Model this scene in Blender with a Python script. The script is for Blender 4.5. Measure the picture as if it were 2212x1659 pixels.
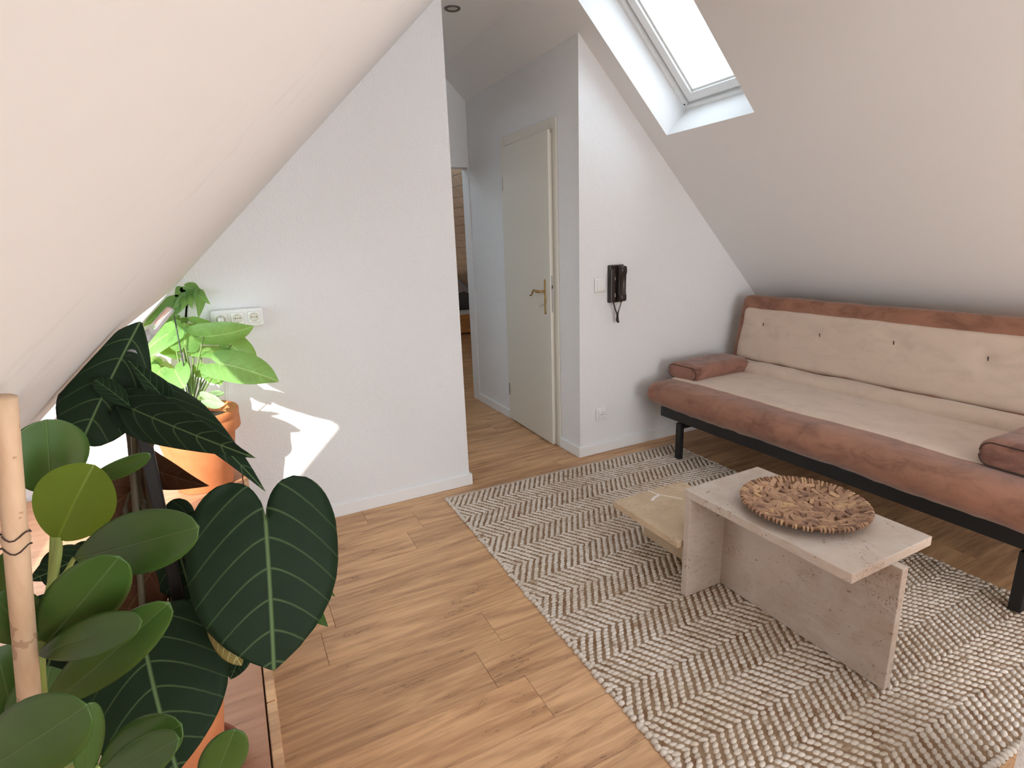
import bpy, bmesh, math, random
import numpy as np
from mathutils import Vector, Matrix, noise
random.seed(7)
S = bpy.context.scene
COL = S.collection
for o in list(bpy.data.objects): bpy.data.objects.remove(o)

# ---------------------------------------------------------------- camera
F_PX = 1191.17
CAM = Vector((-1.8607, -2.7579, 1.3546))
YAW, PITCH, ROLL = 0.46697, -0.25358, -0.03684
_d = Vector((math.sin(YAW)*math.cos(PITCH), math.cos(YAW)*math.cos(PITCH), math.sin(PITCH)))
_r = _d.cross(Vector((0, 0, 1))).normalized(); _u = _r.cross(_d)
_r, _u = (_r*math.cos(ROLL)+_u*math.sin(ROLL)), (-_r*math.sin(ROLL)+_u*math.cos(ROLL))
cam = bpy.data.cameras.new('camera'); camo = bpy.data.objects.new('camera', cam); COL.objects.link(camo)
cam.sensor_width = 36; cam.sensor_fit = 'HORIZONTAL'; cam.lens = F_PX/2212*36
cam.clip_start = 0.02
camo.matrix_world = Matrix(((_r.x, _u.x, -_d.x, CAM.x), (_r.y, _u.y, -_d.y, CAM.y), (_r.z, _u.z, -_d.z, CAM.z), (0, 0, 0, 1)))
S.camera = camo
def ray(u, v): return _d+_r*((u-1106)/F_PX)-_u*((v-829.5)/F_PX)
def at(u, v, d): return CAM+ray(u, v)*d                       # pixel and depth to a point

# ---------------------------------------------------------------- world, sun, added daylight, exposure
w = bpy.data.worlds.new('sky'); S.world = w; w.use_nodes = True
nt = w.node_tree; nt.nodes.clear()
out = nt.nodes.new('ShaderNodeOutputWorld'); bg = nt.nodes.new('ShaderNodeBackground')
tc = nt.nodes.new('ShaderNodeTexCoord'); nz = nt.nodes.new('ShaderNodeTexNoise'); rp = nt.nodes.new('ShaderNodeValToRGB')
nz.inputs['Scale'].default_value = 7.0; nz.inputs['Detail'].default_value = 9; nz.inputs['Roughness'].default_value = .62
nz.inputs['Distortion'].default_value = .4
rp.color_ramp.elements[0].position = .38; rp.color_ramp.elements[0].color = (.66, .80, .96, 1)
rp.color_ramp.elements[1].position = .68; rp.color_ramp.elements[1].color = (.97, 1.0, 1.02, 1)
nt.links.new(tc.outputs['Generated'], nz.inputs['Vector']); nt.links.new(nz.outputs['Fac'], rp.inputs['Fac'])
nt.links.new(rp.outputs['Color'], bg.inputs['Color']); bg.inputs['Strength'].default_value = 4.6
nt.links.new(bg.outputs[0], out.inputs[0])

def light(name, kind, energy, color, loc=(0, 0, 0), direction=None, **kw):
    l = bpy.data.lights.new(name, kind); l.energy = energy; l.color = color
    for k, v in kw.items(): setattr(l, k, v)
    o = bpy.data.objects.new(name, l); COL.objects.link(o); o.location = loc
    if direction: o.rotation_euler = Vector(direction).to_track_quat('-Z', 'Y').to_euler()
    return o
SUN = (.45, .62, -.44)
light('sun_offscreen', 'SUN', 9.0, (1, .93, .82), (-4, -5, 5), SUN, angle=math.radians(.9))
# added area light for daylight from an unseen gable window behind the camera
light('added_daylight_offscreen', 'AREA', 30, (1, .96, .91), (-.42, -4.74, .90), (0, 1, 0), shape='RECTANGLE', size=2.1, size_y=1.55)
S.view_settings.view_transform = 'Standard'; S.view_settings.look = 'None'
S.view_settings.gamma = 1; S.view_settings.use_curve_mapping = False
S.view_settings.exposure = 0.12

# ---------------------------------------------------------------- helpers
def lin(r, g, b):
    f = lambda c: (c/255/12.92 if c/255 <= .04045 else ((c/255+.055)/1.055)**2.4)
    return (f(r), f(g), f(b), 1)
class NT:
    """small wrapper to write node materials"""
    def __init__(s, name):
        s.m = bpy.data.materials.new(name); s.m.use_nodes = True; s.t = s.m.node_tree
        s.b = s.t.nodes['Principled BSDF']
    def n(s, kind, **kw):
        x = s.t.nodes.new(kind)
        for k, v in kw.items():
            if k in x.inputs.keys(): x.inputs[k].default_value = v
            else: setattr(x, k, v)
        return x
    def l(s, a, b): s.t.links.new(a, b)
    def math(s, op, a, b=None, c=None):
        x = s.t.nodes.new('ShaderNodeMath'); x.operation = op
        for i, q in enumerate((a, b, c)):
            if q is None: continue
            if isinstance(q, (int, float)): x.inputs[i].default_value = q
            else: s.l(q, x.inputs[i])
        return x.outputs[0]
    def ramp(s, fac, stops):
        x = s.t.nodes.new('ShaderNodeValToRGB'); e = x.color_ramp.elements
        while len(e) < len(stops): e.new(.5)
        for k, (p, c) in zip(e, stops): k.position = p; k.color = c if len(c) == 4 else (*c, 1)
        s.l(fac, x.inputs[0]); return x.outputs[0]
    def mix(s, fac, a, b, mode='MIX'):
        x = s.t.nodes.new('ShaderNodeMix'); x.data_type = 'RGBA'; x.blend_type = mode
        for i, q in ((0, fac), (6, a), (7, b)):
            if isinstance(q, (int, float)): x.inputs[i].default_value = q
            elif isinstance(q, tuple): x.inputs[i].default_value = q if len(q) == 4 else (*q, 1)
            else: s.l(q, x.inputs[i])
        return x.outputs[2]
    def noise(s, vec, scale, detail=4, rough=.5, dist=0):
        x = s.n('ShaderNodeTexNoise', Scale=scale, Detail=detail, Roughness=rough, Distortion=dist)
        if vec is not None: s.l(vec, x.inputs['Vector'])
        return x.outputs['Fac']
    def obj(s): return s.t.nodes.new('ShaderNodeTexCoord').outputs['Object']
    def uv(s): return s.t.nodes.new('ShaderNodeTexCoord').outputs['UV']
    def mapping(s, vec, scale=(1, 1, 1), loc=None):
        x = s.n('ShaderNodeMapping'); x.inputs['Scale'].default_value = scale; s.l(vec, x.inputs['Vector'])
        if loc is not None: s.l(loc, x.inputs['Location'])
        return x.outputs[0]
    def bump(s, h, strength, dist=.01):
        x = s.n('ShaderNodeBump', Strength=strength, Distance=dist); s.l(h, x.inputs['Height']); s.l(x.outputs[0], s.b.inputs['Normal'])
    def set(s, **kw):
        for k, v in kw.items(): s.b.inputs[k.replace('_', ' ')].default_value = v
        return s
    def col(s, c):
        if isinstance(c, tuple): s.b.inputs['Base Color'].default_value = c if len(c) == 4 else (*c, 1)
        else: s.l(c, s.b.inputs['Base Color'])
def plain(name, c, rough=.5, bumps=None, var=.0, **kw):
    m = NT(name); m.set(Roughness=rough, **{k: v for k, v in kw.items()})
    if var:
        f = m.noise(m.obj(), 9, 4)
        m.col(m.mix(f, tuple(x*(1-var) for x in c[:3]), tuple(min(1, x*(1+var)) for x in c[:3])))
    else: m.col(c)
    if bumps: m.bump(m.noise(m.obj(), bumps[0], 3), bumps[1], bumps[2])
    return m.m

def link(name, me, mat, parent=None, smooth=False):
    o = bpy.data.objects.new(name, me); COL.objects.link(o)
    if mat and not me.materials: me.materials.append(mat)
    if parent: o.parent = parent
    if smooth: me.polygons.foreach_set('use_smooth', [True]*len(me.polygons))
    return o
def from_bm(name, bm, mat, parent=None, smooth=False):
    bmesh.ops.recalc_face_normals(bm, faces=bm.faces)
    me = bpy.data.meshes.new(name); bm.to_mesh(me); bm.free()
    return link(name, me, mat, parent, smooth)
def tag(o, label=None, cat=None, group=None, kind=None):
    for k, v in (('label', label), ('category', cat), ('group', group), ('kind', kind)):
        if v: o[k] = v
    return o
def empty(name, loc=(0, 0, 0), label=None, cat=None, group=None):
    o = bpy.data.objects.new(name, None); COL.objects.link(o); o.location = loc; o.empty_display_size = .05
    return tag(o, label, cat, group)
def rel(o, parent):
    """parent while keeping world coordinates in which o's mesh was written"""
    o.parent = parent; o.matrix_parent_inverse = Matrix.Translation(-parent.location); return o
def sub(o, part):
    """make o a sub-part of a part whose mesh is written in world coordinates"""
    o.parent = part; o.matrix_parent_inverse = Matrix(); return o
def bm_box(bm, lo, hi, bevel=0, seg=2, mat=None):
    c = [(a+b)/2 for a, b in zip(lo, hi)]; s = [b-a for a, b in zip(lo, hi)]
    r = bmesh.ops.create_cube(bm, size=1)
    vs = r['verts']
    for v in vs: v.co = Vector((c[0]+v.co.x*s[0], c[1]+v.co.y*s[1], c[2]+v.co.z*s[2]))
    if bevel:
        es = list({e for v in vs for e in v.link_edges})
        r = bmesh.ops.bevel(bm, geom=es, offset=bevel, segments=seg, profile=.5, affect='EDGES'); vs = r['verts']
    if mat is not None:
        for v in set(vs): v.co = mat @ v.co
    return vs
def box(name, lo, hi, mat, parent=None, bevel=0, seg=2, M=None, smooth=False):
    bm = bmesh.new(); bm_box(bm, lo, hi, bevel, seg, M); o = from_bm(name, bm, mat, None, smooth)
    return rel(o, parent) if parent else o
def bm_prism(bm, poly, f0, f1):
    """poly of 2d points; f0/f1 map a 2d point to the two end caps"""
    a = [bm.verts.new(f0(p)) for p in poly]; b = [bm.verts.new(f1(p)) for p in poly]
    bm.faces.new(a); bm.faces.new(b[::-1]); n = len(poly)
    for i in range(n): bm.faces.new((a[i], a[(i+1) % n], b[(i+1) % n], b[i]))
def xz_prism(bm, poly, y0, y1): bm_prism(bm, poly, lambda p: (p[0], y0, p[1]), lambda p: (p[0], y1, p[1]))
def tube(bm, pts, radii, seg=10, caps=True):
    pts = [Vector(p) for p in pts]; rings = []
    if isinstance(radii, (int, float)): radii = [radii]*len(pts)
    up = None
    for i, p in enumerate(pts):
        t = (pts[min(i+1, len(pts)-1)]-pts[max(i-1, 0)]).normalized()
        if up is None: up = t.orthogonal().normalized()
        a = (up-t*up.dot(t)).normalized(); up = a; b = t.cross(a)
        rings.append([bm.verts.new(p+(a*math.cos(k*2*math.pi/seg)+b*math.sin(k*2*math.pi/seg))*radii[i]) for k in range(seg)])
    for q, r in zip(rings, rings[1:]):
        for k in range(seg): bm.faces.new((q[k], q[(k+1) % seg], r[(k+1) % seg], r[k]))
    if caps: bm.faces.new(rings[0][::-1]); bm.faces.new(rings[-1])
def lathe(bm, prof, c, seg=40, axis='Z'):
    """prof: list of (r, h), closed to the axis when r = 0"""
    rings = []
    for r, h in prof:
        f = (lambda x, y: (c[0]+x, c[1]+y, c[2]+h)) if axis == 'Z' else ((lambda x, y: (c[0]+x, c[1]-h, c[2]+y)) if axis == 'Y' else (lambda x, y: (c[0]-h, c[1]+x, c[2]+y)))
        if r < 1e-6: rings.append([bm.verts.new(f(0, 0))])
        else: rings.append([bm.verts.new(f(r*math.cos(k*2*math.pi/seg), r*math.sin(k*2*math.pi/seg))) for k in range(seg)])
    for a, b in zip(rings, rings[1:]):
        for k in range(seg):
            j = (k+1) % seg
            if len(a) == 1 and len(b) == 1: continue
            if len(a) == 1: bm.faces.new((a[0], b[k], b[j]))
            elif len(b) == 1: bm.faces.new((a[k], a[j], b[0]))
            else: bm.faces.new((a[k], a[j], b[j], b[k]))
def bezier(pts, n=12):
    """Catmull-Rom through points"""
    P = [Vector(p) for p in pts]; P = [2*P[0]-P[1]]+P+[2*P[-1]-P[-2]]; o = []
    for i in range(1, len(P)-2):
        for k in range(n):
            t = k/n; a, b, c, d = P[i-1:i+3]
            o.append(.5*((2*b)+(c-a)*t+(2*a-5*b+4*c-d)*t*t+(3*b-a-3*c+d)*t**3))
    o.append(P[-2]); return o
def soft_box(lo, hi, r, n=(10, 10, 4), puff=0, wr=None):
    """box with rounded edges on a fine grid; puff swells the faces; wr(co, normal) gives an extra offset"""
    lo, hi = Vector(lo), Vector(hi); bm = bmesh.new(); C = (lo+hi)/2; H = (hi-lo)/2; done = {}
    if isinstance(r, (int, float)): r = (r, r, r)
    def samp(k, m):           # denser towards the edges
        t = k/m*2-1; return math.copysign(abs(t)**.75, t)
    def vert(p):
        key = tuple(round(q, 5) for q in p)
        if key in done: return done[key]
        q = Vector([p[i]*H[i] for i in range(3)]); inner = Vector([max(-(H[i]-r[i]), min(H[i]-r[i], q[i])) for i in range(3)])
        d = Vector([(q[i]-inner[i])/r[i] for i in range(3)]); nrm = d.normalized() if d.length > 1e-9 else Vector((0, 0, 1))
        co = inner+Vector([nrm[i]*r[i]*min(1, max(abs(d[0]), abs(d[1]), abs(d[2]))) for i in range(3)])
        if puff:
            g = (1-p[0]**2)*(1-p[1]**2) if abs(p[2]) > .99 else 0
            co += nrm*puff*min(1, 2.5*g)
        co = C+co
        if wr: co = co+nrm*wr(co, nrm)
        done[key] = bm.verts.new(co); return done[key]
    for ax in range(3):
        a, b = [i for i in range(3) if i != ax]
        for sgn in (-1, 1):
            for i in range(n[a]):
                for j in range(n[b]):
                    q = []
                    for di, dj in ((0, 0), (1, 0), (1, 1), (0, 1)):
                        p = [0, 0, 0]; p[ax] = sgn; p[a] = samp(i+di, n[a]); p[b] = samp(j+dj, n[b]); q.append(vert(p))
                    try: bm.faces.new(q)
                    except ValueError: pass
    return bm

# ---------------------------------------------------------------- materials of the room
def plaster(name, c, scale, strength, c2=None):
    m = NT(name); v = m.obj(); f = m.noise(v, 1.3, 3)
    m.col(m.mix(f, tuple(x*.985 for x in c), c2 or c)); m.set(Roughness=.85)
    a = m.noise(v, scale, 3, .55); b = m.noise(v, scale*.22, 2, .5)
    m.bump(m.math('ADD', a, m.math('MULTIPLY', b, .8)), strength, .004); return m.m
M_wall = plaster('rough white plaster', (.83, .825, .825), 110, .85)
M_slope = plaster('smooth white plaster', (.82, .805, .79), 45, .10)
M_lining = plaster('white lining board', (.84, .84, .84), 60, .05)
M_trim = plain('white trim paint', (.86, .86, .85), .4)
M_cream = plain('cream door paint', (.76, .72, .63), .38)
M_white = plain('white plastic', (.82, .82, .80), .3)
M_ivory = plain('ivory plastic', (.70, .68, .58), .35)
M_black = plain('black metal', (.006, .006, .0065), .5)
M_dark = plain('dark brown plastic', (.030, .020, .017), .3)
M_brass = plain('aged brass', (.42, .27, .09), .35, Metallic=.9)
M_steel = plain('dull steel', (.42, .41, .40), .4, Metallic=.8)

def wood(name, light_c, dark_c, rough=.42, grain=(1.2, 22, 22), ring=2.2, sc=1.0):
    m = NT(name); oi = m.n('ShaderNodeObjectInfo').outputs['Random']
    off = m.n('ShaderNodeCombineXYZ'); m.l(m.math('MULTIPLY', oi, 37.0), off.inputs[0]); m.l(m.math('MULTIPLY', oi, 91.0), off.inputs[1])
    v = m.n('ShaderNodeVectorMath', operation='ADD'); m.l(m.obj(), v.inputs[0]); m.l(off.outputs[0], v.inputs[1]); vec = v.outputs[0]
    g1 = m.noise(m.mapping(vec, (grain[0]*sc, grain[1]*sc, grain[2]*sc)), 2.2, 5, .6, .6)
    g2 = m.noise(m.mapping(vec, (.9*sc, 6.5*sc, 6.5*sc)), ring, 4, .55, 1.2)
    g3 = m.noise(m.mapping(vec, (4*sc, 130*sc, 130*sc)), 1.6, 3, .6)
    f = m.math('ADD', m.math('MULTIPLY', g1, .42), m.math('MULTIPLY', g2, .58))
    mid = tuple((a+b)/2 for a, b in zip(light_c, dark_c))
    c = m.ramp(f, [(.34, dark_c), (.47, mid), (.58, light_c), (.72, tuple(min(1, x*1.13) for x in light_c))])
    c = m.mix(m.math('MULTIPLY', m.math('GREATER_THAN', g3, .62), .25), c, tuple(x*.55 for x in dark_c))
    crack = m.math('LESS_THAN', m.math('ABSOLUTE', m.math('SUBTRACT', g2, .395)), .0035)
    c = m.mix(m.math('MULTIPLY', crack, .65), c, tuple(x*.35 for x in dark_c))
    tone = m.ramp(oi, [(0, (.90, .89, .88)), (.5, (1, 1, 1)), (1, (1.06, 1.04, 1.0))])
    m.col(m.mix(1.0, c, tone, 'MULTIPLY')); m.set(Roughness=rough); m.bump(g3, .06, .002); return m.m
M_floor = wood('oak vinyl plank', (.68, .405, .21), (.36, .18, .085), .42)
M_pine = wood('pine boards', (.86, .68, .52), (.76, .54, .38), .5)
M_pinebed = wood('orange pine', (.78, .40, .14), (.60, .26, .08), .4)
M_bench = wood('red brown beech board', (.48, .245, .14), (.36, .165, .09), .5)

def scuffed():
    m = NT('scuffed off-white plaster'); v = m.obj(); mp = m.n('ShaderNodeMapping'); mp.inputs['Rotation'].default_value = (0, math.radians(45), 0); mp.inputs['Scale'].default_value = (1.1, 14, 14)
    m.l(v, mp.inputs['Vector']); st_ = m.noise(mp.outputs[0], 1.3, 4, .6); lo_ = m.noise(v, 1.6, 2)
    k_ = m.math('MULTIPLY', m.math('MULTIPLY', m.math('MAXIMUM', m.math('SUBTRACT', lo_, .42), 0.0), 1.5), m.n('ShaderNodeMapRange').outputs[0])
    mr = [x for x in m.t.nodes if x.type == 'MAP_RANGE'][0]; mr.inputs[1].default_value = .56; mr.inputs[2].default_value = .70; m.l(st_, mr.inputs[0])
    m.col(m.mix(k_, (.82, .805, .79), (.62, .60, .60))); m.set(Roughness=.85); m.bump(m.noise(v, 45, 3), .10, .004); return m.m
M_slopeL = scuffed()
# ---------------------------------------------------------------- the room
T = .988; H1 = 2.4143; L0 = 3.246; ZC = 2.62                       # roof pitch, right slope z = H1-T x, left slope z = L0+T x, flat ceiling
XR = (H1-ZC)/T; XL = (ZC-L0)/T; XR0 = H1/T; XL0 = -L0/T            # where the slopes meet ceiling and floor
Y0, Y1 = -4.7, 6.2                                                 # gable walls
kn = math.sqrt(1+T*T); nR = Vector((T, 0, 1))/kn; nL = Vector((-T, 0, 1))/kn
def onR(x, y, off=0): return Vector((x, y, H1-T*x))+nR*off
def onL(x, y, off=0): return Vector((x, y, L0+T*x))+nL*off
def slope_slab(name, fn, xs, holes):
    """slab on a slope, 0.2 thick, with rectangular holes (x0, x1, y0, y1); built on a grid of the hole lines"""
    X = sorted({*xs, *[h[0] for h in holes], *[h[1] for h in holes]}); Y = sorted({Y0-.1, Y1+.1, *[h[2] for h in holes], *[h[3] for h in holes]})
    bm = bmesh.new(); V = {}
    def vt(i, j, k):
        if (i, j, k) not in V: V[i, j, k] = bm.verts.new(fn(X[i], Y[j], .2*k))
        return V[i, j, k]
    solid = lambda i, j: 0 <= i < len(X)-1 and 0 <= j < len(Y)-1 and not any(h[0] <= (X[i]+X[i+1])/2 <= h[1] and h[2] <= (Y[j]+Y[j+1])/2 <= h[3] for h in holes)
    for i in range(len(X)-1):
        for j in range(len(Y)-1):
            if not solid(i, j): continue
            for k in (0, 1): bm.faces.new([vt(i, j, k), vt(i+1, j, k), vt(i+1, j+1, k), vt(i, j+1, k)])
            for di, dj, a, b in ((-1, 0, (0, 0), (0, 1)), (1, 0, (1, 0), (1, 1)), (0, -1, (0, 0), (1, 0)), (0, 1, (0, 1), (1, 1))):
                if not solid(i+di, j+dj):
                    bm.faces.new([vt(i+a[0], j+a[1], 0), vt(i+b[0], j+b[1], 0), vt(i+b[0], j+b[1], 1), vt(i+a[0], j+a[1], 1)]).material_index = 1
    o = tag(from_bm(name, bm, M_slope), kind='structure'); o.data.materials.append(M_lining); return o
SKY = (-.16, .511, -.737, -.137)                                   # roof window over the sofa
LOW = (-2.78, -2.07, -1.28, -.12)                                   # low roof window beside the plants
SKYB = (-.16, .511, -2.62, -1.86)                                  # unseen twin of the sofa roof window, added to let in daylight
SKY2 = (-.12, .62, -4.25, -2.80)                                  # unseen roof window behind the camera, added for more daylight
SIDE = (-1.95, -1.40, .38, 1.32)                                   # unseen side room roof window, added to light the hall
BEDW = (-1.45, -.75, 2.1, 3.4)                                     # roof window of the bedroom
slope_slab('ceiling_slope_right', onR, (XR-.02, XR0+.05), [SKY, SKYB, SKY2])
sl_l = slope_slab('ceiling_slope_left', onL, (XL0-.05, XL+.02), [LOW, BEDW, SIDE]); sl_l.data.materials[0] = M_slopeL
tag(box('ceiling', (XL-.15, Y0-.1, ZC), (XR+.15, Y1+.1, ZC+.2), M_slope), kind='structure')

floor = tag(box('floor', (XL0-.1, Y0-.1, -.14), (XR0+.1, Y1+.1, -.0105), M_floor), kind='structure')
# planks laid along x, 1.22 x 0.182 m
bm = bmesh.new(); bm_box(bm, (0, 0, -.01), (1.2190, .1814, 0), .0008, 1); pm = bpy.data.meshes.new('plank')
bmesh.ops.recalc_face_normals(bm, faces=bm.faces); bm.to_mesh(pm); bm.free(); pm.materials.append(M_floor)
known = {-1.257: -1.181, -1.621: -1.187, -.893: -1.682}
row = -1.075-.182*20; k = 0
while row < Y1:
    st = next((x for y, x in known.items() if abs(row-y) < .05), None)
    st = (st if st is not None else random.uniform(0, 1.22))
    x = st-1.22*math.ceil((st-XL0)/1.22)
    while x < XR0:
        if row > Y0-.1:
            a, b = max(x, XL0), min(x+1.2195, XR0)
            if b-a > .05:
                o = link('plank', pm, None, floor); o.location = (a, row, 0); o.scale.x = (b-a)/1.2195
        x += 1.22
    row += .182

slopeL = lambda x: L0+T*x
slopeR = lambda x: H1-T*x
E_ = .06
HW = -.7686
def wall(name, polys, y0, y1, mat=None):
    bm = bmesh.new()
    for p in polys: xz_prism(bm, p, y0, y1)
    return tag(from_bm(name, bm, mat or M_wall), kind='structure')
wall('wall_back', [[(XL0, 0), (HW, 0), (HW, slopeL(HW)+E_), (XL0, E_)]], 0, .12)
wall('wall_right', [[(0, 0), (XR0, 0), (XR0, E_), (0, H1+E_)]], 0, .10)
bm = bmesh.new(); zt = slopeL(HW)-.02
bm_box(bm, (HW-.12, .12, 0), (HW, .28, zt)); bm_box(bm, (HW-.12, 1.05, 0), (HW, 1.56, zt)); bm_box(bm, (HW-.12, .28, 2.0), (HW, 1.05, zt))
tag(from_bm('wall_hall_left', bm, M_wall), kind='structure')                # doorway added, unseen, to pass side room light into the hall
DY0, DY1, DZ = .2824, .9028, 1.995                                 # clear opening of the hall door
bm = bmesh.new()
bm_box(bm, (0, .10, 0), (.10, DY0, H1)); bm_box(bm, (0, DY1, 0), (.10, 1.56, H1)); bm_box(bm, (0, DY0, DZ), (.10, DY1, H1))
tag(from_bm('wall_hall_right', bm, M_wall), kind='structure')
OX0, OX1, OZ = -.70, -.010, 1.935                                  # opening to the bedroom
wall('wall_hall_end', [[(XL0, 0), (OX0, 0), (OX0, slopeL(OX0)+.02), (XL0, E_)], [(OX1, 0), (XR0, 0), (XR0, E_), (OX1, slopeR(OX1)+.02)],
                       [(OX0, OZ), (OX1, OZ), (OX1, slopeR(OX1)+.02), (XR, ZC+.02), (XL, ZC+.02), (OX0, slopeL(OX0)+.02)]], 1.56, 1.68)
# wall whose end shows at the lower right corner, beside the camera
wall('wall_near', [[(-.5, 0), (-.26, 0), (-.26, ZC+.02), (-.5, ZC+.02)]], -2.52, -2.397)
# gable behind the camera with an unseen window added to let in daylight
WX0, WX1, WZ0, WZ1 = -1.48, .64, .10, 1.70
wall('wall_gable_rear', [[(XL0, 0), (WX0, 0), (WX0, slopeL(WX0)+.02), (XL0, E_)], [(WX1, 0), (XR0, 0), (XR0, E_), (WX1, slopeR(WX1)+.02)],
                    [(WX0, 0), (WX1, 0), (WX1, WZ0), (WX0, WZ0)],
                    [(WX0, WZ1), (WX1, WZ1), (WX1, slopeR(WX1)+.02), (XR, ZC+.02), (XL, ZC+.02), (WX0, slopeL(WX0)+.02)]], -4.7, -4.58)
def added_gable_window():
    o = empty('added_window_3', (0, -4.62, 0)); tag(o, kind='structure')
    bm = bmesh.new(); t = .06
    for lo, hi in (((WX0, WZ0), (WX0+t, WZ1)), ((WX1-t, WZ0), (WX1, WZ1)), ((WX0, WZ0), (WX1, WZ0+t)), ((WX0, WZ1-t), (WX1, WZ1)), (((WX0+WX1)/2-.04, WZ0), ((WX0+WX1)/2+.04, WZ1))):
        bm_box(bm, (lo[0], -4.67, lo[1]), (hi[0], -4.61, hi[1]), .004, 1)
    rel(from_bm('window_frame', bm, M_trim), o)
added_gable_window()
wall('wall_gable_bedroom', [[(XL0, 0), (XR0, 0), (XR0, E_), (XR, ZC+.02), (XL, ZC+.02), (XL0, E_)]], 6.1, 6.2, M_slope)

# roof windows: frame, sash, pane
M_glass = NT('window glass')
def glass_mat(m):
    t = m.t; t.nodes.remove(m.b); tr = t.nodes.new('ShaderNodeBsdfTransparent'); gl = t.nodes.new('ShaderNodeBsdfGlossy'); mx = t.nodes.new('ShaderNodeMixShader')
    lw = t.nodes.new('ShaderNodeLayerWeight'); fr = t.nodes.new('ShaderNodeMath'); fr.operation = 'POWER'; fr.inputs[1].default_value = 4.5; t.links.new(lw.outputs['Facing'], fr.inputs[0]); gl.inputs['Roughness'].default_value = .03; tr.inputs[0].default_value = (.96, .98, .98, 1)
    t.links.new(fr.outputs[0], mx.inputs[0]); t.links.new(tr.outputs[0], mx.inputs[1]); t.links.new(gl.outputs[0], mx.inputs[2])
    t.links.new(mx.outputs[0], t.nodes['Material Output'].inputs[0]); return m.m
M_glass = glass_mat(M_glass)
def roof_window(name, fn, hole, s):
    x0, x1, y0, y1 = hole
    root = tag(empty(name, fn((x0+x1)/2, (y0+y1)/2, .2)), kind='structure')
    def ring(part, a, b, o0, o1, mat):
        """rectangular ring on the slope from inset a to inset b, between offsets o0 and o1"""
        bm = bmesh.new(); k = 1/kn
        for (p, q) in (((x0+a*k, x0+b*k), (y0+a, y1-a)), ((x1-b*k, x1-a*k), (y0+a, y1-a)), ((x0+b*k, x1-b*k), (y0+a, y0+b)), ((x0+b*k, x1-b*k), (y1-b, y1-a))):
            c = [fn(x, y, o) for o in (o0, o1) for x in p for y in q]
            v = [bm.verts.new(z) for z in c]
            for f in ((0, 1, 3, 2), (4, 5, 7, 6), (0, 1, 5, 4), (2, 3, 7, 6), (0, 2, 6, 4), (1, 3, 7, 5)): bm.faces.new([v[i] for i in f])
        return rel(from_bm(part, bm, mat), root)
    ring('window_frame', -.03, .022, .196, .30, M_trim)
    ring('window_rebate', .022, .034, .225, .30, M_trim)
    ring('window_sash', .036, .082, .212, .275, M_trim)
    ring('glazing_bead', .082, .092, .228, .262, M_trim)
    bm = bmesh.new(); k = .088/kn
    v = [bm.verts.new(fn(x, y, o)) for o in (.245, .25) for x in (x0+k, x1-k) for y in (y0+.088, y1-.088)]
    for f in ((0, 1, 3, 2), (4, 5, 7, 6), (0, 1, 5, 4), (2, 3, 7, 6), (0, 2, 6, 4), (1, 3, 7, 5)): bm.faces.new([v[i] for i in f])
    rel(from_bm('pane', bm, M_glass), root)
    return root
rw = roof_window('window_1', onR, SKY, 1)
# little screw hole cover on the frame, lower far corner
c = onR(.485, -.152, .196)
bm = bmesh.new(); tube(bm, [c-nR*.001, c+nR*.004], .0055, 12); rel(from_bm('screw_cap', bm, M_dark), rw)
roof_window('window_2', onL, LOW, 1); roof_window('window_4', onL, BEDW, 1); roof_window('added_window_5', onR, SKY2, 1); roof_window('added_window_7', onR, SKYB, 1); roof_window('added_window_6', onL, SIDE, 1)

# baseboards
def board(name, lo, hi): return tag(box(name, lo, hi, M_trim, bevel=.0015, seg=1), kind='structure')
board('baseboard_back', (-1.894, -.014, .0005), (HW+.014, -.0002, .066))
board('baseboard_back_end', (HW+.0002, -.0005, .0005), (HW+.014, .28, .066))
board('baseboard_right', (-.014, -.014, .0005), (XR0-.1, -.0002, .066))
board('baseboard_hall', (-.014, -.0005, .0005), (-.0002, .2224, .066))
board('baseboard_hall_far', (-.014, .965, .0005), (-.0002, 1.555, .066))

# ---------------------------------------------------------------- hall door
door = tag(empty('door_1', (0, .59, 0)), 'cream flush door standing slightly ajar in the hall', None, None, 'structure')
FY0, FY1, FZ = .2224, .9628, 2.05
bm = bmesh.new()
bm_box(bm, (-.012, FY0, .0), (-.0003, DY0+.004, FZ), .002, 1); bm_box(bm, (-.012, DY1-.004, .0), (-.0003, FY1, FZ), .002, 1)
bm_box(bm, (-.012, DY0+.004, DZ-.006), (-.0003, DY1-.004, FZ), .002, 1)
rel(from_bm('door_casing', bm, M_cream), door)
bm = bmesh.new()
bm_box(bm, (-.001, DY0, 0), (.10, DY0+.014, DZ)); bm_box(bm, (-.001, DY1-.014, 0), (.10, DY1, DZ)); bm_box(bm, (-.001, DY0, DZ-.014), (.10, DY1, DZ))
rel(from_bm('door_jamb', bm, M_cream), door)
hinge = Vector((-.014, .928, 0)); ang = math.atan2(.040-.014, .928-.262); LW = .668
DM = Matrix.Translation(hinge) @ Matrix.Rotation(-ang, 4, 'Z')       # leaf: local -y from the hinge, local +x into the frame
def leafbox(name, lo, hi, mat, bevel=0, seg=1): return rel(box(name, lo, hi, mat, bevel=bevel, seg=seg, M=DM), door)
leaf = leafbox('door_leaf', (-.004, -LW, .010), (.013, 0, 1.985), M_cream, .0025, 2)
core = leafbox('door_rebate', (.012, -LW+.014, .010), (.036, -.02, 1.968), M_cream)
lk = leafbox('lock_plate', (.004, -LW-.0012, .905), (.0128, -LW+.001, 1.135), M_steel)
sub(lk, leaf); sub(core, leaf)
sub(leafbox('latch', (.006, -LW-.006, 1.055), (.0115, -LW+.001, 1.075), M_dark), leaf)
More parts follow.
